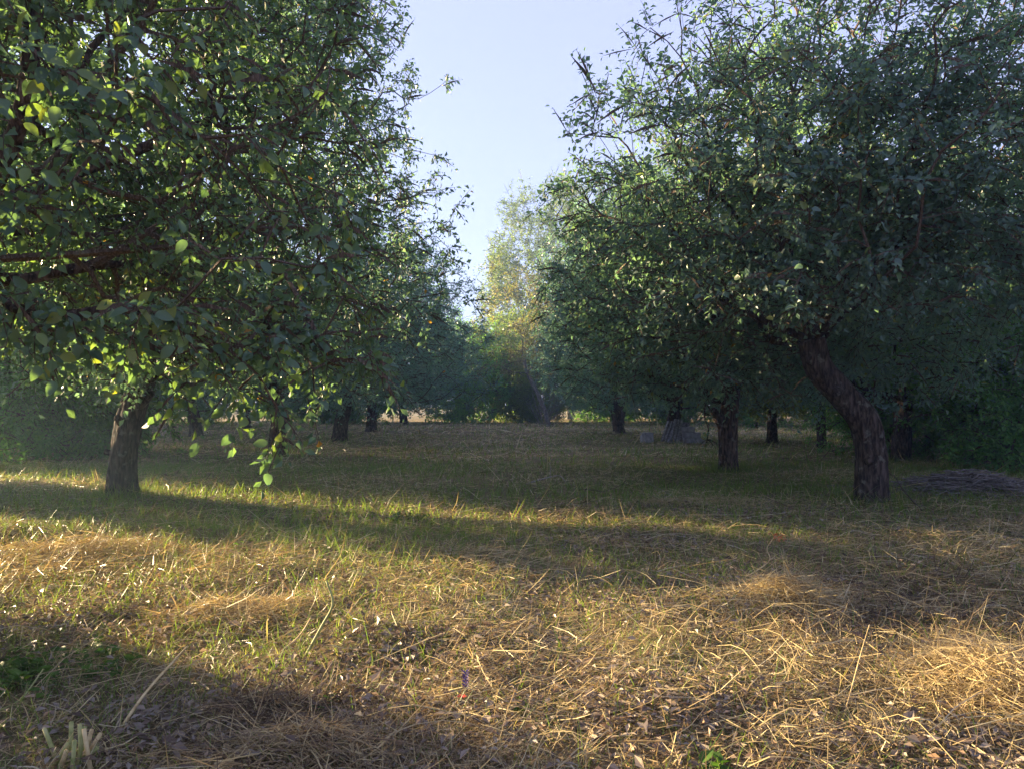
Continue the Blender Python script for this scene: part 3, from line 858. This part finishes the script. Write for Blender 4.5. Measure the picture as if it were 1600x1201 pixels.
def build_hay():
    rs = np.random.RandomState(9)
    g = Geo()
    for (y0, y1, n, L0, W0, segs) in ((2.3, 5.0, 60000, .10, .0017, 2), (5.0, 9.5, 80000, .13, .0026, 2), (9.5, 18, 58000, .17, .0048, 2), (18, 34, 30000, .24, .010, 2), (34, 62, 26000, .3, .020, 2)):
        x, y = scatter(rs, y0, y1, n)
        dens = fbm2(x, y, 25, 4, 1.5)
        keep = rs.rand(n) < np.clip(.62 + 1.0 * dens - .3 * zone_green(x, y), .08, 1)
        x, y = x[keep], y[keep]; m = len(x)
        mound = .17 * np.clip(fbm2(x, y, 25, 4, 1.5) + .15, 0, 1)
        z = gz(x, y) + rs.uniform(0, 1, m) ** 1.5 * (mound + .02) + .004
        flow = .6 + 2.6 * fbm2(x, y, 35, 3, 1.3)           # hay lies in combed locks
        a = flow + rs.normal(0, 1.15, m)
        up = np.where(rs.rand(m) < .10, rs.uniform(.2, 1.0, m), rs.normal(.0, .16, m))
        up = np.where(rs.rand(m) < .02, 1.6, up)
        D = norm(np.stack([np.cos(a), np.sin(a) * .9, up], 1))
        N = norm(np.array([0, 0, 1.0]) + rs.normal(0, .5, (m, 3)))
        N = norm(N - D * (N * D).sum(1)[:, None])
        L = L0 * rs.lognormal(0, .5, m); W = W0 * rs.uniform(.5, 1.5, m)
        V, T, k = ribbons(np.stack([x, y, z], 1), D, N, L, W, rs.normal(-.12, .22, m), segs)
        Vz = gz(V[:, 0], V[:, 1]) + .003
        V[:, 2] = np.maximum(V[:, 2], Vz)
        tint = np.clip(.46 + .12 * (y > 10) + .14 * (y > 20) + .46 * fbm2(x, y, 45, 4, 1.3) + rs.normal(0, .26, m), 0, 1)  # farther hay tinted paler to offset the shade over the middle ground
        g.add(V, T, np.repeat(tint, k))
    # thicker broken stems and standing stubs
    for (y0, y1, n, st) in ((2.3, 9, 2600, 0), (2.3, 8, 2600, 1), (9, 20, 1500, 0)):
        x, y = scatter(rs, y0, y1, n); m = n
        a = rs.uniform(0, 6.28, m); ca, sa = np.cos(a), np.sin(a)
        if st:
            D = norm(np.stack([ca * .35, sa * .35, np.ones(m)], 1)); L = rs.uniform(.03, .12, m); z0 = gz(x, y) - .01
        else:
            D = norm(np.stack([ca, sa, rs.normal(.06, .22, m)], 1)); L = rs.lognormal(0, .55, m) * .16; z0 = gz(x, y) + rs.uniform(.01, .08, m)
        r = rs.uniform(.0012, .0034, m) * (1.5 if y0 > 8 else 1)
        s1 = norm(np.cross(D, rs.normal(0, 1, D.shape))); s2 = np.cross(D, s1)
        c0 = np.stack([x, y, z0], 1); c2 = c0 + D * L[:, None]; c1 = (c0 + c2) / 2 + rs.normal(0, .012, (m, 3)) * (L / .16)[:, None]
        rings = []
        for c_, q in ((c0, 1.), (c1, .9), (c2, .7)):
            for k in range(3):
                an = k * 2.0944; rings.append(c_ + (s1 * math.cos(an) + s2 * math.sin(an)) * (r * q)[:, None])
        V = np.stack(rings, 1).reshape(-1, 3); b = np.arange(m)[:, None] * 9; idx = []
        for seg in (0, 3):
            for k in range(3):
                k2 = (k + 1) % 3; idx += [[seg + k, seg + k2, seg + 3 + k2], [seg + k, seg + 3 + k2, seg + 3 + k]]
        idx.append([6, 7, 8])
        T = np.stack([b + q for q in idx], 1).reshape(-1, 3)
        V[:, 2] = np.maximum(V[:, 2], gz(V[:, 0], V[:, 1]) - .01)
        g.add(V, T, np.repeat(np.clip(rs.normal(.72, .2, m), 0, 1), len(idx)))
    # long bent stems lying through the hay
    x, y = scatter(rs, 2.4, 11, 2600); m = len(x)
    kp = rs.rand(m) < np.clip(.5 + 1.2 * fbm2(x, y, 25, 4, 1.5) + .12 * x, .1, 1); x, y = x[kp], y[kp]; m = len(x)
    a = rs.normal(.5, 1.0, m); L = rs.uniform(.25, .8, m); r = rs.uniform(.0014, .0034, m); curv = rs.normal(0, 1.0, m); z0 = rs.uniform(.02, .09, m); arch = rs.uniform(-.02, .10, m)
    pts = []; px_, py_ = x.copy(), y.copy()
    for k in range(6):
        t = k / 5; pts.append(np.stack([px_, py_, gz(px_, py_) + z0 + arch * math.sin(math.pi * t) - .03 * t], 1))
        px_ = px_ + np.cos(a + curv * t) * L / 5 + rs.normal(0, .008, m); py_ = py_ + np.sin(a + curv * t) * L / 5 + rs.normal(0, .008, m)
    rings = []
    for k in range(6):
        d = norm(pts[min(k + 1, 5)] - pts[max(k - 1, 0)]); s1 = norm(np.cross(d, [0, 0, 1.0])); s2 = np.cross(d, s1)
        for q in range(3):
            an = q * 2.0944; rings.append(pts[k] + (s1 * math.cos(an) + s2 * math.sin(an)) * (r * (1 - .1 * k))[:, None])
    V = np.stack(rings, 1).reshape(-1, 3); b = np.arange(m)[:, None] * 18; idx = []
    for k in range(5):
        for q in range(3):
            q2 = (q + 1) % 3; o_ = 3 * k; idx += [[o_ + q, o_ + q2, o_ + 3 + q2], [o_ + q, o_ + 3 + q2, o_ + 3 + q]]
    T = np.stack([b + q for q in idx], 1).reshape(-1, 3)
    g.add(V, T, np.repeat(np.clip(rs.normal(.75, .18, m), 0, 1), len(idx)))
    o = link('hay', g.mesh('hay', M_straw)); tag(o, 'mown hay lying in tangled dry locks over the orchard floor', 'hay', None, 'stuff')
build_hay()

def build_grass():
    rs = np.random.RandomState(19)
    g = Geo()
    for (y0, y1, n, L0, W0, segs) in ((2.3, 5.0, 34000, .075, .0019, 2), (5.0, 9.0, 46000, .09, .0026, 2), (9, 18, 70000, .12, .0045, 2), (18, 34, 45000, .13, .009, 2), (34, 62, 26000, .16, .018, 2)):
        x, y = scatter(rs, y0, y1, n)
        # tufts
        k = rs.rand(n) < .6
        cx = np.round(x * 4) / 4 + .1 * np.sin(y * 9); cy = np.round(y * 4) / 4 + .1 * np.cos(x * 7)
        x = np.where(k, x * .55 + cx * .45, x); y = np.where(k, y * .55 + cy * .45, y)
        keep = rs.rand(n) < zone_green(x, y) * 1.25
        x, y = x[keep], y[keep]; m = len(x)
        a = rs.uniform(0, 6.28, m)
        D = norm(np.stack([np.cos(a) * .45, np.sin(a) * .45, rs.uniform(.5, 1.3, m)], 1))
        N = norm(np.stack([np.cos(a), np.sin(a), -.3 + 0 * a], 1))
        L = L0 * rs.lognormal(0, .45, m); W = W0 * rs.uniform(.6, 1.4, m)
        V, T, kk = ribbons(np.stack([x, y, gz(x, y) - .005], 1), D, N, L, W, rs.uniform(.05, .5, m), segs)
        tint = np.clip(.42 + .3 * fbm2(x, y, 55, 3, 1.0) + rs.normal(0, .2, m) + .06 * (y < 9), 0, 1)
        g.add(V, T, np.repeat(tint, kk))
    for (px, py, n) in ((195, 775, 900), (1360, 788, 900), (1137, 736, 700), (1408, 721, 500), (530, 689, 400), (434, 712, 400), (1050, 690, 400)):
        bx, by = G(px, py); a = rs.uniform(0, 6.28, n); d = .2 + np.abs(rs.normal(0, .22, n)); x = bx + d * np.cos(a); y = by + d * np.sin(a)
        b2 = rs.uniform(0, 6.28, n); D = norm(np.stack([np.cos(b2) * .35, np.sin(b2) * .35, rs.uniform(.6, 1.3, n)], 1)); N = norm(np.stack([np.cos(b2), np.sin(b2), -.3 + 0 * a], 1))
        V, T, kk = ribbons(np.stack([x, y, gz(x, y) - .005], 1), D, N, rs.lognormal(0, .4, n) * .17, rs.uniform(.002, .005, n), rs.uniform(.1, .6, n), 3)
        g.add(V, T, np.repeat(np.clip(rs.normal(.5, .25, n), 0, 1), kk))
    o = link('grass', g.mesh('grass', M_grass)); tag(o, 'short green grass growing up through the mown hay', 'grass', None, 'stuff')
build_grass()

def build_litter():
    rs = np.random.RandomState(29)
    n = 60000
    x, y = scatter(rs, 2.3, 12, n)
    zx = [G(px, py) for px, py in ((480, 1175), (330, 1130), (1000, 1110), (1560, 1170), (120, 985), (980, 850), (700, 1010))]
    m = 1500
    x = np.concatenate([x] + [q[0] + rs.normal(0, .42, m) for q in zx]); y = np.concatenate([y] + [q[1] + rs.normal(0, .30, m) for q in zx]); n = len(x)
    k = rs.rand(n) < np.clip(.45 + 1.2 * fbm2(x, y, 65, 3, 1.6), .04, 1); k[-7 * m:] = True; x, y = x[k], y[k]; n = len(x)
    a = rs.uniform(0, 6.28, n)
    A = np.stack([np.cos(a), np.sin(a), rs.normal(0, .35, n)], 1); N = np.array([0, 0, 1.0]) + rs.normal(0, .5, (n, 3))
    L = rs.uniform(.02, .06, n) * (1 + .5 * (rs.rand(n) < .12)); W = L * rs.uniform(.10, .32, n)
    P = np.stack([x, y, gz(x, y) + rs.uniform(.01, .07, n)], 1)
    V, T = leaves_geo(P, A, N, L, W, False)
    t = np.repeat(np.clip(.45 + .3 * fbm2(x, y, 75, 2, 1.2) + rs.normal(0, .22, n), 0, 1), 2)
    o = link('dried_leaves', mesh_tris('dried_leaves', V, T, t, M_dryleaf)); tag(o, 'curled dried weed leaves scattered among the hay', 'leaf litter', None, 'stuff')
build_litter()

def weed(px, py, n, r, h, label, seed, leafL=.06):
    rs = np.random.RandomState(abs(int(seed)))
    x, y = G(px, py)
    root = bpy.data.objects.new('weed_plant', None); COL.objects.link(root); root.location = (x, y, float(gz(x, y)))
    tag(root, label, 'weed', 'green weeds left standing in the hay')
    st = Geo(); lp = []; la = []; ln_ = []
    for k in range(n):
        a = rs.uniform(0, 6.28); d = rs.uniform(0, r)
        p0 = np.array([d * math.cos(a), d * math.sin(a), -.02]); hh = h * rs.uniform(.5, 1.1)
        p1 = p0 + [rs.normal(0, .03), rs.normal(0, .03), hh]
        V, T = sweep([p0, (p0 + p1) / 2 + rs.normal(0, .008, 3), p1], [.003, .0025, .0015], 4, cap=False); st.add(V, T)
        for q in range(8):
            t = .25 + .75 * q / 7; b = q * 2.4 + a
            lp.append(p0 * (1 - t) + p1 * t); la.append([math.cos(b), math.sin(b), rs.uniform(-.1, .7)]); ln_.append([0, 0, 1])
    tag(link('stem', st.mesh('stem', M_greenstalk, True), root), kind='stuff')
    lp = np.array(lp); la = np.array(la, float); m = len(lp)
    L = leafL * rs.uniform(.5, 1.2, m)
    V, T = leaves_geo(lp, la, np.array(ln_, float) + rs.normal(0, .3, (m, 3)), L, L * .32, True)
    me = mesh_tris('foliage', V, T, np.repeat(np.clip(rs.normal(.6, .2, m), 0, .98), 8), M_weed)
    tag(link('foliage', me, root), kind='stuff')
    return root
weed(45, 1060, 80, .5, .09, 'patch of low green leafy weeds at the left edge of the hay', 1)
weed(1110, 1196, 3, .04, .10, 'single bright green leaf tuft at the bottom edge, left of centre right', 2, .07)
weed(822, 1110, 4, .05, .10, 'small green weed right of the red flower', 3, .04)
weed(372, 868, 4, .05, .14, 'tiny pale weed poking up in front of the lit grass strip', 4, .05)
weed(470, 950, 5, .06, .12, 'pale green weed beside the tall bent stalk', 5, .05)
weed(655, 815, 18, .4, .12, 'fresh green weeds in the middle of the lit grass strip', 6, .06)
weed(505, 1110, 4, .05, .09, 'small bright weed in the dark hollow', 7, .04)

# stalks lying on and sticking out of the hay: pixel path of each, height above the ground at both ends
def stalk(pts, r, label, mat=None, kind='dry_stalk', parts=None, cat='stalk', group='long stalks lying in the hay'):
    """pts: (px, py of the foot point on the ground, height)"""
    P = []
    for px, py, h in pts:
        x, y = G(px, py); P.append((x, y, float(gz(x, y)) + h))
    P = np.array(P); o0 = P[0].copy()
    sp = smooth_path(P - o0, 5)
    rr = np.linspace(r, r * .55, len(sp))
    V, T = sweep(sp, rr, 7, .03, int(pts[0][0]), True, True)
    root = link(kind, mesh_tris(kind, V, T, None, mat or M_stalk, True), None, o0)
    tag(root, label, cat, group)
    return root, sp, o0

def straight(px0, py0, px1, py1, Y0, Y1):
    """foot-point list for a stalk seen between two pixels at two depths"""
    out = []
    for t in np.linspace(0, 1, 4):
        Y = Y0 * (1 - t) + Y1 * t; px = px0 * (1 - t) + px1 * t; py = py0 * (1 - t) + py1 * t
        z = CAM_H - (py - HORIZON) / F * Y
        gyp = CAM_H * F / Y + HORIZON
        x = (px - 800) / F * Y
        out.append((px + 3 * math.sin(5 * t), gyp, max(z - float(gz(x, Y)), .008)))
    return out
def seen(path, r, label, **k):
    """path: [(px, py, Y)]"""
    out = []
    for px, py, Y in path:
        z = CAM_H - (py - HORIZON) / F * Y; x = (px - 800) / F * Y
        out.append((px, CAM_H * F / Y + HORIZON, max(z - float(gz(x, Y)), .006)))
    return stalk(out, r, label, **k)

seen([(480, 1030, 4.25), (505, 975, 4.25), (522, 940, 4.25), (512, 905, 4.28)], .010, 'thick upright green stalk bent near its top, left of centre', mat=M_greenstalk)
seen([(440, 1022, 4.3), (470, 990, 4.4), (488, 962, 4.5)], .006, 'short pale stalk leaning beside the bent green stalk')
seen([(195, 1135, 3.3), (235, 1075, 3.4), (275, 1030, 3.5), (298, 1005, 3.5)], .0075, 'long pale stalk slanting up to the right at lower left')
seen([(-10, 1120, 3.4), (40, 1090, 3.6), (75, 1040, 3.7)], .006, 'green stalk crossing the weed patch at the left edge', mat=M_greenstalk)
seen([(965, 1098, 3.7), (1060, 1078, 3.85), (1150, 1060, 4.0), (1290, 1045, 4.1)], .008, 'long green stalk lying flat across the right middle', mat=M_greenstalk)
seen([(1110, 1110, 3.5), (1190, 1124, 3.45), (1270, 1140, 3.35), (1345, 1160, 3.2)], .008, 'long yellow stalk lying toward the lower right corner')
seen([(1240, 1080, 3.9), (1290, 1066, 3.9), (1330, 1059, 3.95), (1420, 1060, 4.0)], .005, 'thin pale stalk lying near the right edge')
seen([(1312, 1130, 3.55), (1325, 1070, 3.6), (1342, 1010, 3.7), (1354, 972, 3.7)], .004, 'thin upright pale stalk right of centre')
seen([(1000, 945, 5.3), (1035, 950, 5.25), (1062, 954, 5.2)], .006, 'short yellow stalk lying in the middle distance')
seen([(1255, 1090, 3.8), (1350, 1070, 4.0), (1440, 1050, 4.2), (1520, 1030, 4.3)], .006, 'long tan stalk slanting up toward the right edge')
seen([(640, 1120, 3.5), (720, 1105, 3.6), (780, 1090, 3.7)], .005, 'pale green stalk lying beside the red flower', mat=M_greenstalk)
seen([(860, 985, 4.7), (930, 965, 4.9), (985, 950, 5.0)], .004, 'thin stalk lying left of the short yellow stalk')
seen([(750, 1195, 2.95), (765, 1165, 3.0)], .007, 'cut stub standing at the bottom edge near the centre')
seen([(190, 940, 5.4), (235, 962, 5.2), (300, 952, 5.2), (330, 965, 5.0)], .006, 'pale curved stalk lying in the sunlit hay at left')

# cut stubble clump, lower left
def stubble():
    rs = np.random.RandomState(8)
    x, y = G(130, 1185); root = bpy.data.objects.new('stubble_clump', None); COL.objects.link(root); root.location = (x, y, float(gz(x, y)))
    tag(root, 'clump of thick cut stems standing like pegs at lower left', 'stubble')
    for k in range(11):
        a = rs.uniform(0, 6.28); d = rs.uniform(.01, .10)
        p0 = np.array([d * math.cos(a) * 1.4, d * math.sin(a), -.02]); h = rs.uniform(.08, .19); ln = [rs.normal(.03, .04), rs.normal(0, .02), h]
        V, T = sweep([p0, p0 + np.array(ln) * .5 + rs.normal(0, .003, 3), p0 + ln], [.010, .009, .0085], 8, .04, k, True)
        link('cut_stem', mesh_tris('cut_stem', V, T, None, M_greenstalk if k % 3 else M_stalk, True), root)
stubble()

# tall dry stalk with russet seed head, right of centre
def seed_stalk():
    r, sp, o0 = seen([(1150, 905, 5.9), (1175, 892, 5.9), (1200, 873, 5.9), (1196, 855, 5.9), (1207, 838, 5.9)], .006, 'forked dry stalk with a russet seed head standing above the hay', kind='seed_stalk', group=None)
    rs = np.random.RandomState(3)
    tip = sp[-1]; P = []; A = []
    for k in range(38):
        P.append(tip + np.array([rs.normal(.03, .035), rs.normal(0, .02), rs.normal(0, .022)])); A.append(norm(np.array([1, 0, .4]) + rs.normal(0, .6, 3)))
    n = len(P); L = rs.uniform(.012, .03, n)
    V, T = leaves_geo(np.array(P), np.array(A), rs.normal(0, 1, (n, 3)), L, L * .3)
    link('seed_head', mesh_tris('seed_head', V, T, None, M_redseed), r)
    b = sp[10]; V, T = sweep([b, b + [.04, 0, .03], b + [.09, 0, .01]], [.004, .003, .002], 5, cap=True)
    link('side_twig', mesh_tris('side_twig', V, T, None, M_stalk, True), r)
seed_stalk()

def flower(px, py, mat, label, name, cat):
    x, y = G(px, py); z = float(gz(x, y)); rs = np.random.RandomState(int(px))
    root = bpy.data.objects.new(name, None); COL.objects.link(root); root.location = (x, y, z)
    tag(root, label, cat)
    top = .045 if name == 'red_flower' else .06
    V, T = sweep([(0, 0, 0), (.005, 0, top * .6), (0, 0, top)], [.0025, .002, .002], 5); link('stem', mesh_tris('stem', V, T, None, M_greenstalk, True), root)
    if name == 'red_flower':
        a = np.arange(6) / 6 * 6.283; m = 6
        P = np.tile([[0, 0, top]], (m, 1)); A = np.stack([np.cos(a), np.sin(a), .5 + 0 * a], 1); L = np.full(m, .026)
        for k in range(m):
            V, T = leaves_geo(P[k:k + 1], A[k:k + 1], np.array([[0, 0, 1.]]), L[k:k + 1], L[k:k + 1] * .45, True)
            link('petal', mesh_tris('petal', V, T, None, mat), root)
    else:
        P = []; A = []
        for k in range(40):
            a = k * 2.4; t = k / 40
            P.append((0.006 * math.cos(a), .006 * math.sin(a), top + .09 * t)); A.append((math.cos(a), math.sin(a), .9))
        L = np.full(40, .018)
        V, T = leaves_geo(np.array(P), np.array(A), np.tile([[0, 0, 1.]], (40, 1)), L, L * .35)
        link('flower_spike', mesh_tris('flower_spike', V, T, None, mat), root)
flower(722, 1108, M_red, 'small red flower low in the hay near the bottom centre', 'red_flower', 'flower')
flower(728, 1100, M_violet, 'violet flower spike right behind the red flower', 'violet_flower', 'flower')

# fallen bare branch in the middle of the lawn
def branch(pts, r, label, name='fallen_branch', mat=None, twigs=0):
    P = []
    for px, py, h in pts:
        x, y = G(px, py); P.append((x, y, float(gz(x, y)) + h))
    P = np.array(P); o0 = P[0].copy(); sp = smooth_path(P - o0, 5)
    V, T = sweep(sp, np.linspace(r, r * .4, len(sp)), 7, .05, 5, True, True)
    root = link(name, mesh_tris(name, V, T, None, mat or M_wood, True), None, o0)
    tag(root, label, 'branch', 'fallen branches on the grass')
    rs = np.random.RandomState(len(label))
    for k in range(twigs):
        i = rs.randint(len(sp) // 3, len(sp)); e = sp[i] + rs.normal(0, .25, 3) * [1, 1, .4] + [0, 0, .06]
        V, T = sweep([sp[i], (sp[i] + e) / 2 + rs.normal(0, .03, 3), e], [r * .4, r * .3, r * .15], 4)
        link('twig', mesh_tris('twig', V, T, None, mat or M_wood, True), root)
    return root
branch([(822, 755, .03), (848, 752, .09), (874, 750, .13), (888, 757, .02)], .016, 'pale bare branch arched on the grass in the middle of the clearing', twigs=2)
branch([(905, 762, .03), (935, 768, .05), (960, 776, .02)], .012, 'thin dark branch lying right of the arched pale branch', mat=M_twig, twigs=3)
branch([(1010, 792, .03), (1060, 786, .07), (1120, 800, .03)], .012, 'tan branch on the sunlit hay patch in front of the forked tree', twigs=3)
branch([(1440, 800, .03), (1410, 785, .2), (1395, 770, .3)], .012, 'dark twiggy branch on the ground right of the bending trunk', mat=M_twig, twigs=5)
branch([(1385, 728, .05), (1378, 715, .75), (1370, 703, 1.25), (1366, 697, 1.5)], .030, 'pale pole leaning up beside the dark trunk right of the bending tree', name='leaning_pole')
branch([(1385, 716, .02), (1405, 722, .08), (1425, 729, .02)], .022, 'short pale board lying at the foot of the leaning pole', name='fallen_board')

# broken bough hanging below the forked tree
def hanging_bough():
    x, y = G(1137, 736)
    root = bpy.data.objects.new('broken_bough', None); COL.objects.link(root); root.location = (x - .05, y - .1, 1.35)
    tag(root, 'broken dark bough hanging down left of the forked trunk', 'branch')
    rs = np.random.RandomState(14)
    main = smooth_path([(-.45, 0, .15), (-.48, 0, -.15), (-.40, 0, -.42), (-.44, 0, -.72)], 4)
    V, T = sweep(main, np.linspace(.022, .010, len(main)), 6, .05); link('stem', mesh_tris('stem', V, T, None, M_bark, True), root)
    for k in range(7):
        i = rs.randint(3, len(main)); e = main[i] + [rs.choice([-1, 1]) * rs.uniform(.08, .22), rs.normal(0, .1), rs.uniform(-.15, .05)]
        V, T = sweep([main[i], (main[i] + e) / 2 + [0, 0, .02], e], [.010, .008, .005], 5); link('twig', mesh_tris('twig', V, T, None, M_bark, True), root)
    n = 60; tt = rs.rand(n); base_ = np.array([main[int(t * (len(main) - 1))] for t in tt]) + rs.normal(0, .09, (n, 3)); Lf = rs.uniform(.05, .09, n)
    V, T = leaves_geo(base_, rs.normal(0, 1, (n, 3)) + [0, 0, -.8], rs.normal(0, .6, (n, 3)) + [0, 0, 1], Lf, Lf * .3)
    tag(link('foliage', mesh_tris('foliage', V, T, np.full(len(T), .3), M_apple), root), kind='stuff')
    g2 = smooth_path([(-.42, .02, .1), (-.2, .02, -.25), (.0, .02, -.55)], 4)
    V, T = sweep(g2, np.linspace(.016, .008, len(g2)), 6); link('side_branch', mesh_tris('side_branch', V, T, None, M_bark, True), root)
hanging_bough()

# grey corrugated sheets leaning on the third right trunk, and blocks beside it
def sheets():
    bx, by = G(1050, 690)
    for k, (dx, w, lean, tilt, h, lab) in enumerate(((-.62, .34, .22, 0.42, .85, 'leftmost corrugated grey sheet leaning against the apple trunk'), (-.28, .34, .24, .34, .92, 'middle corrugated grey sheet leaning against the apple trunk'), (.06, .30, .24, .30, .8, 'right corrugated grey sheet leaning against the apple trunk'))):
        n = 25; u = np.linspace(0, w, n); cor = .035 * np.cos(u / w * 2 * math.pi * 2.5)
        V = []
        for side in (0, .008):
            for t in np.linspace(0, 1, 5):
                for i in range(n):
                    V.append((u[i] + t * tilt * .8, cor[i] - side + t * lean, t * h))
        V = np.array(V); T = []
        for s in (0, 1):
            o = s * 5 * n
            for r in range(4):
                for i in range(n - 1):
                    a = o + r * n + i; q = [a, a + 1, a + n + 1, a + n]
                    T += [[q[0], q[1], q[2]], [q[0], q[2], q[3]]] if s == 0 else [[q[0], q[2], q[1]], [q[0], q[3], q[2]]]
        m = 5 * n
        for i in range(n - 1):
            for (r0) in (0, 4):
                a = r0 * n + i; T += [[a, a + 1, a + m + 1], [a, a + m + 1, a + m]]
        for r in range(4):
            for c in (0, n - 1):
                a = r * n + c; T += [[a, a + n, a + n + m], [a, a + n + m, a + m]]
        o = link('corrugated_sheet', mesh_tris('corrugated_sheet', V, T, None, M_slate, False), None, (bx + dx, by - .62 - .02 * k, float(gz(bx, by)) - .02))
        tag(o, lab, 'roofing sheet', 'grey sheets leaning on the trunk')
    def block(dx, dy, z, sx, sy, sz, rz, lab):
        rs = np.random.RandomState(int(abs(dx * 100)) + int(z * 50))
        me = bpy.data.meshes.new('grey_block')
        import bmesh
        bm = bmesh.new(); bmesh.ops.create_cube(bm, size=1)
        for v in bm.verts: v.co = Vector((v.co.x * sx, v.co.y * sy, v.co.z * sz + sz / 2))
        bmesh.ops.bevel(bm, geom=list(bm.edges), offset=.018, segments=2, affect='EDGES')
        for v in bm.verts: v.co += Vector(rs.normal(0, .005, 3))
        bm.to_mesh(me); bm.free(); me.materials.append(M_block)
        o = link('grey_block', me, None, (bx + dx, by + dy, float(gz(bx, by)) + z), rz)
        tag(o, lab, 'block', 'grey blocks stacked by the trunk')
    block(.62, -.5, -.03, .75, .35, .22, .15, 'grey block at the bottom of the stack right of the leaning sheets')
    block(.60, -.48, .20, .70, .34, .20, .05, 'grey block in the middle of the stack right of the leaning sheets')
    block(.50, -.46, .41, .50, .32, .20, -.1, 'grey block on top of the stack right of the leaning sheets')
    block(.88, -.85, -.03, .30, .25, .17, .5, 'small loose grey block in front of the stack')
    block(-1.05, -.3, -.03, .45, .35, .42, .1, 'dark grey block left of the leaning sheets')
sheets()

# grey brushwood pile at the right
def brush_pile():
    rs = np.random.RandomState(44); x, y = G(1515, 765); g = Geo()
    for k in range(520):
        px_, py_ = rs.normal(0, .62), rs.normal(0, .42); h = .34 * math.exp(-(px_ ** 2 / .7 + py_ ** 2 / .3)) * rs.uniform(.2, 1) + .02
        a = rs.normal(.2, .9); L = rs.uniform(.25, .9); d = np.array([math.cos(a), math.sin(a), rs.normal(0, .12)])
        p = np.array([px_, py_, h]); pts = [p - d * L / 2, p + rs.normal(0, .03, 3), p + d * L / 2]
        for q in pts: q[2] = max(q[2], .01)
        V, T = sweep(pts, [.009, .007, .004], 4, cap=False); g.add(V, T)
    o = link('brushwood_pile', g.mesh('brushwood_pile', M_brush), None, (x, y, float(gz(x, y))))
    tag(o, 'low heap of grey dry brushwood on the grass at the right', 'brushwood', None, 'stuff')
brush_pile()

# hay heap by the seed stalk and at the right edge
def hay_heap(px, py, rx, ry, h, n, label, seed, tint0=.62):
    rs = np.random.RandomState(seed); x, y = G(px, py)
    u, v = rs.normal(0, rx, n), rs.normal(0, ry, n)
    z = gz(x + u, y + v) + h * np.exp(-(u / rx) ** 2 / 1.6 - (v / ry) ** 2 / 1.6) * rs.uniform(0, 1, n) ** .6
    a = rs.uniform(0, 6.28, n); up = rs.normal(.02, .30, n)
    D = norm(np.stack([np.cos(a), np.sin(a), up], 1)); N = norm(np.array([0, 0, 1.]) + rs.normal(0, .5, (n, 3))); N = norm(N - D * (N * D).sum(1)[:, None])
    L = rs.lognormal(0, .5, n) * .12
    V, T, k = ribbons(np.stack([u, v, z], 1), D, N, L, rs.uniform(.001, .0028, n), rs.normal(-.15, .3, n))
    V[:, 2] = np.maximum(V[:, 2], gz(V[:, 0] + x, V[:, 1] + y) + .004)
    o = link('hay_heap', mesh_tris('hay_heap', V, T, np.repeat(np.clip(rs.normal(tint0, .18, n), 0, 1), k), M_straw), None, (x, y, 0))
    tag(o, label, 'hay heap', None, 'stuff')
hay_heap(1230, 950, .30, .22, .24, 5200, 'tuft of golden hay below the russet seed stalk', 1, .62)
hay_heap(1560, 1080, .32, .42, .26, 8000, 'golden hay heap at the lower right edge', 2, .6)
hay_heap(400, 960, .42, .25, .15, 5000, 'sunlit hay heap left of the bent green stalk', 3, .6)
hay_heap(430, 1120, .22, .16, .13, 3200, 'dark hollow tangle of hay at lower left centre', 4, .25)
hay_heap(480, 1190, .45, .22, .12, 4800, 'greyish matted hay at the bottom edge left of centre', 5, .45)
hay_heap(120, 870, .9, .35, .22, 7000, 'ridge of hay along the left under the tall tree', 6, .5)
hay_heap(1090, 790, .9, .3, .14, 3500, 'small lit hay ridge in front of the forked tree', 7, .6)

# ------------------------------------------------------------------ haze
def haze():
    import bmesh
    me = bpy.data.meshes.new('haze'); bm = bmesh.new(); bmesh.ops.create_cube(bm, size=1)
    for v in bm.verts: v.co = Vector((v.co.x * 140, v.co.y * 135 + 57, v.co.z * 25.5 + 11.6))
    bm.to_mesh(me); bm.free()
    m, n, out = mat_new('haze')
    pv = n.nodes.new('ShaderNodeVolumePrincipled')
    pv.inputs['Color'].default_value = (.45, .68, 1, 1)
    pv.inputs['Density'].default_value = HAZE
    pv.inputs['Anisotropy'].default_value = .3
    n.links.new(pv.outputs[0], out.inputs['Volume'])
    me.materials.append(m)
    tag(link('haze', me), kind='stuff')
HAZE = 0.0015
if HAZE > 0: haze()
